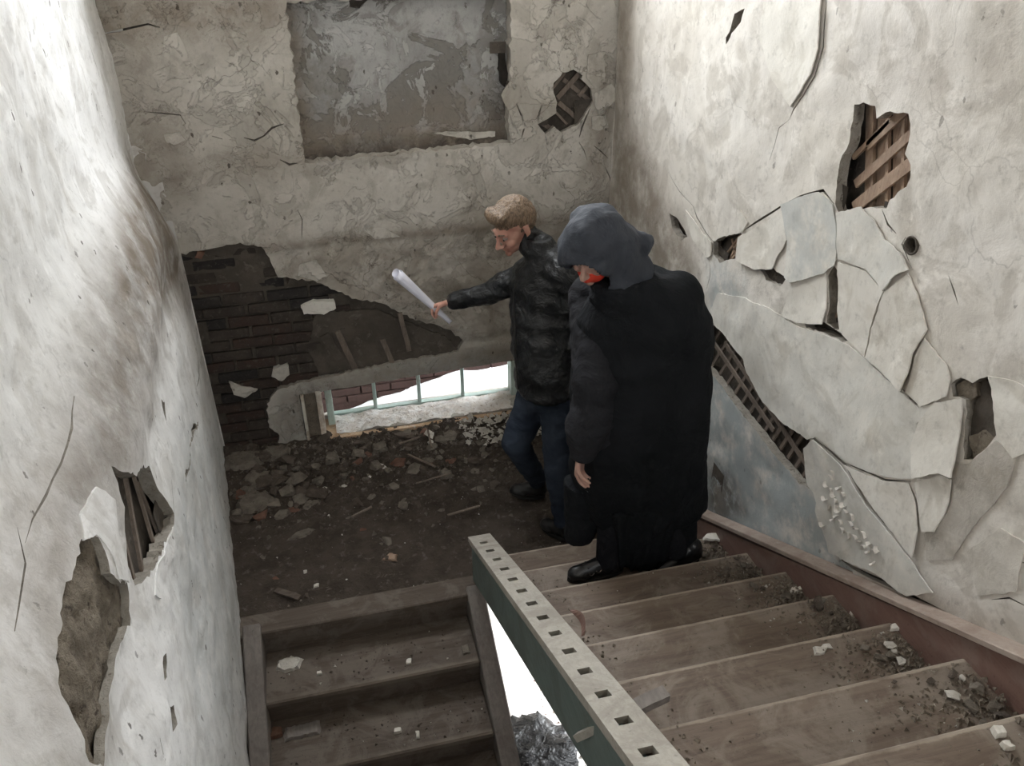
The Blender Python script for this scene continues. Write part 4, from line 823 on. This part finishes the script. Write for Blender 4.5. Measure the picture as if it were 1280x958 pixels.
# ------------------------------------------------------------------ people
def frame_from(d):
    d = Vector(d).normalized(); a = Vector((0, 0, 1)) if abs(d.z) < .9 else Vector((1, 0, 0)); s = d.cross(a).normalized(); return s, d.cross(s), d
class Blob:
    def __init__(s): s.V = []; s.F = []
    def grid(s, rings):                                            # closed tube from rings + end fans
        n = len(rings[0]); b = len(s.V)
        for r_ in rings: s.V += [Vector(p) for p in r_]
        m = len(rings)
        for i in range(m-1):
            for j in range(n): s.F.append((b+i*n+j, b+i*n+(j+1) % n, b+(i+1)*n+(j+1) % n, b+(i+1)*n+j))
        for e, i in ((0, 0), (1, m-1)):
            c = sum((Vector(p) for p in rings[i]), Vector())/n; s.V.append(c); k = len(s.V)-1
            for j in range(n): s.F.append((k, b+i*n+(j+1) % n, b+i*n+j) if e == 0 else (k, b+i*n+j, b+i*n+(j+1) % n))
    def cap(s, a, b, ra, rb, n=16):
        a = Vector(a); b = Vector(b); u, v, d = frame_from(b-a if (b-a).length > 1e-6 else (0, 0, 1)); R = []
        for k in range(5):
            t = -math.pi/2*(1-k/4)*.98; R.append([a+d*ra*math.sin(t)+(u*math.cos(w)+v*math.sin(w))*ra*math.cos(t) for w in (2*math.pi*j/n for j in range(n))])
        for k in range(5):
            t = math.pi/2*(k/4)*.98; R.append([b+d*rb*math.sin(t)+(u*math.cos(w)+v*math.sin(w))*rb*math.cos(t) for w in (2*math.pi*j/n for j in range(n))])
        s.grid(R); return s
    def chain(s, pts):
        for (a, ra), (b, rb) in zip(pts[:-1], pts[1:]): s.cap(a, b, ra, rb)
        return s
    def ell(s, c, r, rot=None, n=18):
        c = Vector(c); R = []
        for k in range(n//2+1):
            t = -math.pi/2+math.pi*k/(n//2)*.999+.0005
            R.append([c+(rot @ Vector((r[0]*math.cos(t)*math.cos(w), r[1]*math.cos(t)*math.sin(w), r[2]*math.sin(t))) if rot else Vector((r[0]*math.cos(t)*math.cos(w), r[1]*math.cos(t)*math.sin(w), r[2]*math.sin(t)))) for w in (2*math.pi*j/n for j in range(n))])
        s.grid(R); return s
    def loft(s, rings, n=28, p=1.):                                # rings: (cx,cy,z,rx,ry,yaw)
        R = []
        for cx, cy, z, rx, ry, yw in rings:
            q = []
            for j in range(n):
                w = 2*math.pi*j/n; x = rx*math.copysign(abs(math.cos(w))**p, math.cos(w)); y = ry*math.copysign(abs(math.sin(w))**p, math.sin(w))
                q.append(Vector((cx+x*math.cos(yw)-y*math.sin(yw), cy+x*math.sin(yw)+y*math.cos(yw), z)))
            R.append(q)
        s.grid(R); return s
    def build(s, name, mat, parent, voxel=.01, it=2, disp=None, cut=None, solid=0, xf=None):
        me = mesh_of(name, s.V, s.F)
        if xf is not None: me.transform(xf)
        o = bpy.data.objects.new('tmp', me); COL.objects.link(o); m = o.modifiers.new('r', 'REMESH'); m.mode = 'VOXEL'; m.voxel_size = voxel
        dg = bpy.context.evaluated_depsgraph_get(); dg.update(); r_ = bpy.data.meshes.new_from_object(o.evaluated_get(dg)); bpy.data.objects.remove(o)
        b = bmesh.new(); b.from_mesh(r_)
        for _ in range(it): bmesh.ops.smooth_vert(b, verts=b.verts, factor=.5, use_axis_x=True, use_axis_y=True, use_axis_z=True)
        b.normal_update()
        if disp:
            mv = [(v, v.normal*disp(v.co, v.normal)) for v in b.verts]
            for v, d in mv: v.co += d
        if cut:
            bmesh.ops.delete(b, geom=[f for f in b.faces if cut(f.calc_center_median())], context='FACES')
            if solid: bmesh.ops.solidify(b, geom=b.faces[:], thickness=solid)
        b.to_mesh(r_); b.free(); r_.shade_smooth(); r_.name = name; r_.materials.clear()
        return link(name, local(r_, parent), parent, mat)
def skin(name, c, c2):
    n = NT(name); n.b.inputs['Subsurface Weight'].default_value = .15; n.b.inputs['Subsurface Radius'].default_value = (.012, .005, .003)
    return n.done(n.mix(n.ramp(n.noise(22, 3, .5), .35, .65), c, c2), .5, n.bump(n.noise(150, 3, .6), .2, .001), .35)
def cloth(name, c, c2, rough=.8, s=9, bd=.012, spec=.3, bs=.7):
    n = NT(name); b = n.bump(n.noise(s, 5, .6, dist=1.), bs, bd); b = n.bump(n.noise(420, 2, .5), .25, .0008, b)
    m = n.done(n.mix(n.ramp(n.noise(s*.6, 4, .6), .35, .65), c, c2), rough, b, spec); return m
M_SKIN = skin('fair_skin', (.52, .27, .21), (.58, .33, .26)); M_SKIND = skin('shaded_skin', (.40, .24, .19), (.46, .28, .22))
n = NT('short_blond_brown_hair'); hb = n.noise(30, 4, .6, n.mapping((6, 6, 1.4), (.5, .3, 0)))
M_HAIR = n.done(n.mix(n.ramp(hb, .35, .65), (.11, .074, .048), (.30, .21, .14)), .33, n.bump(hb, .8, .006), .5)
M_JKT = cloth('black_padded_jacket', (.007, .008, .009), (.013, .014, .016), .38, 11, .03, .5, .9)
M_DENIM = cloth('dark_blue_denim', (.018, .025, .040), (.032, .042, .060), .85, 10, .015, .2)
M_SHOE = cloth('black_shoe_leather', (.010, .010, .011), (.018, .017, .017), .35, 14, .006, .5)
M_SOLE = cloth('dark_rubber_sole', (.02, .019, .018), (.03, .028, .026), .8)
M_COAT = cloth('black_wool_coat', (.008, .009, .010), (.013, .014, .016), .9, 6, .03, .12, .8)
M_SLV = cloth('dark_charcoal_sleeve', (.013, .013, .015), (.020, .020, .023), .85, 6, .03, .15, .8)
M_HOOD = cloth('charcoal_blue_hood', (.030, .034, .043), (.044, .049, .061), .75, 8, .02, .3, .7)
M_REDC = cloth('red_face_cloth', (.55, .035, .02), (.62, .06, .03), .7, 20, .005)
M_DARKT = cloth('black_trousers', (.010, .010, .012), (.016, .016, .018), .9, 8, .03, .15)
n = NT('white_paper'); M_PAPER = n.done((.80, .80, .88), .6, n.bump(n.noise(6, 3, .5), .3, .01), .3)
n = NT('steel_lace_hooks'); n.b.inputs['Metallic'].default_value = 1; M_STEEL = n.done((.7, .7, .72), .25)
n = NT('eye_white'); M_EYE = n.done((.36, .30, .27), .3)
def head_xf(c, F, up=(0, 0, 1), roll=0):
    F = Vector(F).normalized(); R = F.cross(Vector(up)).normalized(); Up = R.cross(F)
    m = Matrix((R, F, Up)).transposed().to_4x4(); return Matrix.Translation(Vector(c)) @ m @ Matrix.Rotation(roll, 4, 'Y')
def add_head(b, xf, s=1.):
    q = lambda *p: xf @ (Vector(p)*s); R = xf.to_3x3()
    def E(c, r_): b.ell(q(*c), [k*s for k in r_], R)
    def Cp(a, c, ra, rb): b.cap(q(*a), q(*c), ra*s, rb*s)
    E((0, -.012, .035), (.074, .096, .088)); E((0, .030, -.005), (.064, .066, .085)); E((0, .042, -.055), (.050, .050, .050)); Cp((-.042, .012, -.070), (0, .072, -.095), .020, .016); Cp((.042, .012, -.070), (0, .072, -.095), .020, .016)
    Cp((0, .098, .008), (0, .124, -.030), .008, .013); E((-.013, .108, -.034), (.010, .012, .009)); E((.013, .108, -.034), (.010, .012, .009))
    Cp((-.042, .084, .024), (0, .096, .022), .010, .009); Cp((.042, .084, .024), (0, .096, .022), .010, .009)
    E((-.040, .070, -.028), (.022, .024, .020)); E((.040, .070, -.028), (.022, .024, .020))
    Cp((-.018, .096, -.058), (.018, .096, -.058), .006, .006); Cp((-.015, .094, -.069), (.015, .094, -.069), .007, .007); E((0, .086, -.092), (.020, .016, .016))
    for sx in (-1, 1):
        E((sx*.078, -.008, -.008), (.007, .017, .031)); Cp((sx*.076, .004, -.035), (sx*.083, -.020, .015), .005, .006)
def add_hand(b, wrist, d, palm_n, s=1., curl=1.2, thumb_side=1):
    """wrist point, direction to the knuckles, palm normal (fingers curl toward it)."""
    d = Vector(d).normalized(); pn = Vector(palm_n); pn = (pn-d*pn.dot(d)).normalized(); side = d.cross(pn)*thumb_side; w = Vector(wrist)
    for k in (-1, -.33, .33, 1): b.cap(w+side*.013*k*s, w+d*.082*s+side*.028*k*s, .016*s, .0125*s)
    for i, (k, L_) in enumerate(((1, .070), (.33, .080), (-.33, .074), (-1, .058))):
        p = w+d*.084*s+side*.029*k*s; ang = 0; ln = [L_*.46*s, L_*.30*s, L_*.26*s]; rr = [.0092*s, .0084*s, .0076*s, .0066*s]
        for j in range(3):
            ang += curl*(.5, .42, .3)[j]*(1+.06*i); dd = d*math.cos(ang)+pn*math.sin(ang); q = p+dd*ln[j]; b.cap(p, q, rr[j], rr[j+1], 12); p = q
    p = w+d*.030*s+side*.020*s; q = p+(side*.75+d*.55+pn*.35).normalized()*.040*s; t = q+(d*.7+pn*.75*min(1, curl)).normalized()*.032*s; u = t+(d*.5+pn*.9*min(1, curl)-side*.25).normalized()*.026*s
    b.cap(p, q, .015*s, .0115*s, 12); b.cap(q, t, .0115*s, .010*s, 12); b.cap(t, u, .010*s, .0078*s, 12)
def shoe(parent, toe, heel, z, w=.045, hooks=False, pitch=0., ankle=.10):
    toe = Vector((toe[0], toe[1], z)); heel = Vector((heel[0], heel[1], z)); d = (toe-heel).normalized(); Lh = (toe-heel).length; s = Vector((-d.y, d.x, 0))
    P = lambda t, h, k=0: heel+d*(Lh*t)+Vector((0, 0, h+pitch*(1-t)*Lh))+s*k
    b = Blob()
    b.cap(P(.14, .055), P(.45, .052), .040, .042); b.cap(P(.45, .052), P(.85, .040), .042, .034); b.ell(P(.80, .038), (.055, .045, .030), Matrix.Rotation(math.atan2(d.y, d.x), 3, 'Z')); b.cap(P(.16, .07), P(.20, ankle), .042, .044); b.cap(P(.30, .085), P(.62, .055), .036, .034)
    b.ell(P(.75, .030), (.07, .048, .022), Matrix.Rotation(math.atan2(d.y, d.x), 3, 'Z'))
    o = b.build('shoe', M_SHOE, parent, .0055, 2)
    c = Blob(); n = 24; rr = []
    for hh in (0, .018):
        rr.append([P(.5+.5*math.cos(2*math.pi*j/n), hh, .046*math.sin(2*math.pi*j/n)*(.92+.12*math.cos(2*math.pi*j/n))) for j in range(n)])
    c.grid(rr); me = mesh_of('sole', c.V, c.F); link('sole', local(me, parent), o, M_SOLE)
    if hooks:
        for t in (.50, .62):
            h = Blob(); base = P(t, .066-.010*(t > .55)); side = -s if (base-s-Vector(CAM)).length < (base+s-Vector(CAM)).length else s
            c0 = base+side*.036
            for j in range(8):
                a0 = math.pi*j/8*1.0; a1 = math.pi*(j+1)/8
                h.cap(c0+d*.010*math.cos(a0)+Vector((0, 0, -.010*math.sin(a0)))+side*.004, c0+d*.010*math.cos(a1)+Vector((0, 0, -.010*math.sin(a1)))+side*.004, .0022, .0022, 6)
            link('lace_hook', local(mesh_of('lace_hook', h.V, h.F), parent), o, M_STEEL)
        for t in (.46, .56, .66):
            h = Blob(); h.cap(P(t, .088-.05*(t-.4), -.025), P(t, .088-.05*(t-.4), .025), .003, .003, 6); link('lace', local(mesh_of('lace', h.V, h.F), parent), o, M_SOLE)
    return o
# ---- the man with the paper
def J(u, v, y): return Vector(bp(u, v, 1, y))
man = empty('person', (1.90, -1.02, .02)); tag(man, 'fair haired man in black jacket and blue jeans reaching out with rolled paper', 'person')
hc = J(643, 282, -.76); nb = J(681, 318, -.86); ch = J(676, 362, -.84); be = J(678, 425, -.93); pv = J(682, 480, -.98)
rS = J(664, 341, -.66); lS = J(706, 341, -.99); rE = J(607, 369, -.58); rW = J(563, 378, -.52)
lE = J(722, 420, -1.05); lW = J(730, 455, -1.16)
rH = J(672, 492, -.92); lH = J(700, 500, -1.06); rK = J(644, 554, -1.03); rA = J(672, 602, -.93); lK = J(697, 585, -1.20); lA = J(704, 652, -1.30)
Fm = (-.80, -.36, -.46); HX_ = head_xf(hc, Fm, roll=0) @ Matrix.Scale(1.15, 4)
b = Blob(); add_head(b, HX_, 1.0); b.cap(nb, HX_ @ Vector((0, -.02, -.06)), .058, .052)
b.chain([(nb, .07), (ch, .12), (be, .11), (pv, .12)]); b.chain([(rS, .05), (rE, .042), (rW, .028)]); b.chain([(lS, .05), (lE, .042), (lW, .028)]); b.cap(nb, rS, .05, .05); b.cap(nb, lS, .05, .05)
b.chain([(rH, .085), (rK, .055), (rA+Vector((0, 0, .03)), .035)]); b.chain([(lH, .085), (lK, .055), (lA+Vector((0, 0, .03)), .035)])
wd_ = (rW-rE).normalized(); add_hand(b, rW+wd_*.005, wd_+Vector((0, -.05, -.05)), (.0, -.55, -.85), .98, 1.55, 1)
add_hand(b, lW, (lW-lE), (-.5, .3, -.3), .95, .9, -1)
body = b.build('body', M_SKIN, man, .0052, 2)
h = Blob()
for c, r_ in (((0, -.012, .062), (.078, .097, .078)), ((0, -.045, .025), (.080, .076, .088)), ((.030, -.022, .030), (.052, .064, .062)), ((-.030, -.022, .030), (.052, .064, .062)), ((0, .040, .098), (.060, .058, .040)), ((-.018, .062, .104), (.046, .036, .030)), ((.022, .058, .108), (.046, .036, .032)), ((.0, .076, .092), (.046, .020, .018)), ((0, -.05, -.005), (.062, .056, .055))): h.ell(c, r_)
h.build('hair', M_HAIR, man, .005, 2, xf=HX_, disp=lambda p, q: .004*noise.noise(Vector((p.x*60, p.y*60, p.z*18)))+.003*noise.noise(p*90))
for sx in (-1, 1):
    e = Blob(); e.cap((sx*.018, .100, .031), (sx*.046, .088, .032), .004, .003, 8); link('eyebrow', local(mesh_of('eyebrow', [HX_ @ v for v in e.V], e.F), man), man, M_HAIR)
    e = Blob(); e.ell((sx*.030, .081, .005), (.0125, .0125, .0105)); ey = link('eye', local(mesh_of('eye', [HX_ @ v for v in e.V], e.F, True), man), man, M_EYE)
    e = Blob(); e.ell((sx*.030, .0945, .001), (.005, .003, .005)); link('iris', local(mesh_of('iris', [HX_ @ v for v in e.V], e.F, True), man), ey, M_SOLE)
def wrk(f, a): return lambda p, q: a*noise.fractal(Vector((p.x*f, p.y*f, p.z*f*1.7)), .7, 2.1, 3)
j = Blob(); sh = (lS-rS); yaw = math.atan2(sh.y, sh.x)
for c, rx, ry in ((ch+Vector((0, 0, .12)), .175, .12), (ch, .215, .155), (be, .205, .155), (pv+Vector((0, 0, .05)), .205, .160)):
    pass
j.loft([(nb.x+.01, nb.y+.01, nb.z-.04, .12, .09, yaw), (ch.x, ch.y, ch.z+.09, .20, .125, yaw), (ch.x, ch.y, ch.z-.05, .215, .150, yaw), (be.x, be.y, be.z, .205, .155, yaw), (pv.x, pv.y, pv.z+.10, .205, .160, yaw), (pv.x-.005, pv.y, pv.z-.03, .20, .155, yaw)])
j.chain([(rS, .088), (rE, .062), (rW-wd_*.02, .046)]); j.chain([(lS, .088), (lE, .064), (lW, .048)]); j.cap(nb+Vector((0, 0, -.05)), rS, .10, .085); j.cap(nb+Vector((0, 0, -.05)), lS, .10, .085)
j.cap(nb+Vector((0, 0, -.03)), nb+Vector((-.015, .02, .035)), .095, .075)
j.cap(nb+Vector((0, 0, -.02)), HX_ @ Vector((0, -.035, -.075)), .092, .074)
jk = j.build('jacket', M_JKT, man, .0095, 3, disp=lambda p, q: .014*math.sin(p.z*52+3*noise.noise(p*5))*.35+.010*noise.fractal(p*9, .7, 2, 3))
cb = Blob(); c0 = nb+Vector((0, 0, .0)); cb.loft([(c0.x, c0.y, c0.z-.05, .098, .080, yaw), (c0.x-.01, c0.y+.01, c0.z+.0, .088, .076, yaw), (c0.x-.02, c0.y+.015, c0.z+.045, .082, .074, yaw)])
cb.loft([(c0.x-.02, c0.y+.015, c0.z+.02, .084, .076, yaw), (c0.x-.025, c0.y+.03, c0.z+.085, .076, .070, yaw)])
cb.build('collar', M_JKT, man, .007, 2)
fr = Vector((-math.sin(yaw), math.cos(yaw), 0)); fr = fr if fr.x < 0 else -fr
zp = Blob(); zp.chain([(ch+fr*.150+Vector((0, 0, .10)), .005), (ch+fr*.166, .005), (be+fr*.168, .005), (pv+fr*.17+Vector((0, 0, .02)), .005)]); link('zip', local(mesh_of('zip', zp.V, zp.F), man), man, M_SOLE)
t = Blob(); t.chain([(pv+Vector((0, 0, .04)), .135), (pv-Vector((0, 0, .06)), .130)]); t.chain([(rH, .112), (rK, .078), (rA+Vector((0, 0, .02)), .058)]); t.chain([(lH, .110), (lK, .078), (lA+Vector((0, 0, .02)), .058)]); t.cap(rH, lH, .115, .115)
t.build('jeans', M_DENIM, man, .009, 3, disp=lambda p, q: .008*noise.fractal(Vector((p.x*8, p.y*8, p.z*16)), .7, 2, 3)+.006*math.sin(p.z*70)*max(0, 1-abs(p.z-.16)/.12))
ta = J(642, 615, -.86); shoe(man, (ta.x-.01, ta.y-.0), (rA.x+.045, rA.y-.01), .022); tl_ = J(688, 668, -1.24); shoe(man, (tl_.x-.03, tl_.y+.06), (lA.x+.05, lA.y-.06), .012)
# rolled paper
pa = J(496, 342, -.52); pe = J(562, 402, -.50)
V = []; F = []; u_, v_, d_ = frame_from(pe-pa); nL, nA = 14, 44
for i in range(nL):
    tt = i/(nL-1); c = pa.lerp(pe, tt); R0 = .044*(1-tt)+.017*tt
    for k in range(nA):
        th = k/(nA-1)*4.4*math.pi; rr = R0*(1-.45*k/(nA-1)); V.append(c+(u_*math.cos(th)*rr*1.15+v_*math.sin(th)*rr*.8)+d_*(.012*math.sin(th*.5)))
for i in range(nL-1):
    for k in range(nA-1): F.append((i*nA+k, i*nA+k+1, (i+1)*nA+k+1, (i+1)*nA+k))
pp = link('paper_roll', mesh_of('paper_roll', V, F, True), None, M_PAPER); sm = pp.modifiers.new('t', 'SOLIDIFY'); sm.thickness = .0012
tag(pp, 'roll of white paper held in the man\'s outstretched hand', 'paper')

# ---- the hooded person
hp = empty('person', (2.12, -1.95, .3675)); tag(hp, 'person in long black coat and charcoal hood, red face covering, stepping down stairs', 'person')
c2 = Vector((1.865, -1.90, 1.985)); F2 = (-.60, -.62, -.50); H2X = head_xf(c2, F2)
b = Blob(); add_head(b, H2X, 1.0); nk = Vector((2.03, -1.90, 1.84)); b.cap(nk, H2X @ Vector((0, -.02, -.06)), .062, .055)
b.chain([(nk, .08), ((2.10, -1.92, 1.55), .15), ((2.12, -1.92, 1.15), .15)])
RS = Vector((1.93, -1.74, 1.70)); RE = Vector((1.86, -1.99, 1.36)); RW = Vector((1.80, -2.03, 1.12)); LS = Vector((2.19, -2.02, 1.66)); LE = Vector((2.27, -2.02, 1.34)); LW = Vector((2.14, -1.98, 1.15))
b.chain([(RS, .055), (RE, .045), (RW, .030)]); b.chain([(LS, .055), (LE, .045), (LW, .030)])
add_hand(b, RW, (-.05, -.02, -1), (.6, -.5, 0), .98, .9, 1); add_hand(b, LW, (-.5, -.1, -.8), (0, .5, -.2), .98, .9, -1)
b.chain([((2.05, -1.88, 1.10), .10), ((2.0, -1.93, .80), .065), ((1.965, -1.985, .48), .045)]); b.chain([((2.2, -1.95, 1.10), .10), ((2.21, -1.97, .84), .055), ((2.27, -2.01, .52), .035)])
b.build('body', M_SKIND, hp, .006, 2)
# coat: wide, ankle length, hunched at the back
YW = math.radians(-28)
k = Blob()
k.loft([(2.17, -1.92, .66, .295, .17, -.12), (2.16, -1.92, .73, .31, .19, -.12), (2.115, -1.92, .95, .318, .21, -.12), (2.10, -1.92, 1.25, .305, .215, -.15), (2.09, -1.92, 1.50, .295, .215, -.2), (2.09, -1.91, 1.68, .275, .20, -.25), (2.09, -1.91, 1.80, .21, .16, -.25), (2.06, -1.90, 1.87, .12, .11, -.25)])
k.ell((2.20, -1.94, 1.75), (.125, .12, .13))
k.cap((2.21, -1.95, 1.68), (2.21, -1.97, 1.42), .125, .13); k.cap((2.02, -1.90, 1.82), (2.20, -1.94, 1.74), .08, .11)
k.chain([(LS, .10), (LE-Vector((.04, 0, 0)), .09), (LW+Vector((.0, .0, .02)), .09)])
def fold(p, q): return .020*noise.noise(Vector((math.atan2(p.y+1.92, p.x-2.12)*3.2, p.z*.8, 2)))*min(1, max(0, (1.6-p.z)*1.4))+.010*noise.fractal(p*6, .7, 2, 3)
coat = k.build('coat', M_COAT, hp, .012, 3, disp=fold)
k = Blob(); k.chain([(RS, .110), (RE+Vector((.015, 0, .12)), .108), (RE+Vector((.01, 0, 0)), .100), (RW+Vector((.02, 0, .12)), .095), (RW+Vector((.015, 0, .03)), .062)]); k.cap(RS, (2.02, -1.88, 1.70), .105, .11); k.cap(RE+Vector((.06, .0, -.02)), (1.92, -1.99, 1.18), .09, .08)
k.build('sleeve', M_SLV, hp, .010, 3, disp=lambda p, q: .014*noise.fractal(Vector((p.x*6, p.y*6, p.z*9)), .7, 2, 3))
k = Blob(); k.loft([(2.165, -1.96, .410, .155, .10, -.05), (2.15, -1.95, .52, .175, .13, -.05), (2.10, -1.94, .80, .25, .17, -.08)]); k.loft([(1.865, -1.86, .50, .06, .05, 0), (1.88, -1.88, .62, .08, .07, 0), (1.90, -1.90, .87, .12, .10, 0)]); k.loft([(2.36, -2.00, .43, .06, .04, .1), (2.33, -1.99, .54, .08, .06, .1), (2.25, -1.96, .74, .13, .12, .1)])
k.build('gown_hem', M_COAT, hp, .010, 2, disp=lambda p, q: .022*noise.noise(Vector((math.atan2(p.y+1.96, p.x-2.08)*4.5, p.z*.9, 5)))+.006*noise.noise(p*14))
# hood with an opening
hd = Blob(); R3 = H2X.to_3x3()
hd.ell(H2X @ Vector((0, -.015, .03)), (.135, .150, .140), R3); hd.ell(H2X @ Vector((0, .045, .02)), (.120, .100, .125), R3); hd.cap((1.90, -1.90, 2.02), (2.04, -1.90, 1.995), .130, .060); hd.cap((1.92, -1.90, 1.97), (2.02, -1.91, 1.87), .120, .090); hd.cap((2.03, -1.90, 1.985), (2.085, -1.90, 2.000), .060, .032); hd.cap((1.93, -1.92, 1.93), (1.97, -1.93, 1.86), .10, .09)
Hi = H2X.inverted()
def hcut(p):
    q = Hi @ p; return q.y > .045 and (q.x/.098)**2+((q.z+.040)/.112)**2 < 1
hd.build('hood', M_HOOD, hp, .0085, 3, disp=lambda p, q: .010*noise.fractal(Vector((p.x*9, p.y*9, p.z*7)), .7, 2, 3)+.006*math.sin(34*(p.z-2.0)+20*(p.x-1.9)+4*noise.noise(p*6)), cut=hcut, solid=.007)
mk = Blob(); mk.ell((0, .045, -.062), (.062, .058, .048)); mk.cap((-.06, .01, -.05), (.06, .01, -.05), .035, .035); mk.ell((0, .098, -.050), (.028, .020, .026))
mk.build('face_covering', M_REDC, hp, .006, 2, xf=H2X)
for sx in (-1, 1):
    e = Blob(); e.ell((sx*.030, .081, .005), (.0125, .0125, .0105)); link('eye', local(mesh_of('eye', [H2X @ v for v in e.V], e.F, True), hp), hp, M_EYE)
sc_ = Blob(); sc_.loft([(1.99, -1.91, 1.74, .13, .13, 0), (1.975, -1.92, 1.80, .12, .13, 0), (1.96, -1.92, 1.87, .10, .11, 0)]); sc_.build('scarf', M_COAT, hp, .009, 2, disp=wrk(12, .012))
tr1 = Blob(); tr1.chain([((1.985, -1.975, .72), .07), ((1.97, -1.985, .45), .055)]); tr1.build('trouser_leg', M_DARKT, hp, .009, 2); tr1 = Blob(); tr1.chain([((2.25, -1.98, .74), .07), ((2.30, -2.02, .47), .055)]); tr1.build('trouser_leg', M_DARKT, hp, .009, 2)
shoe(hp, (1.775, -1.985), (2.055, -1.985), .369, hooks=True); shoe(hp, (2.20, -2.06), (2.44, -2.00), .369)
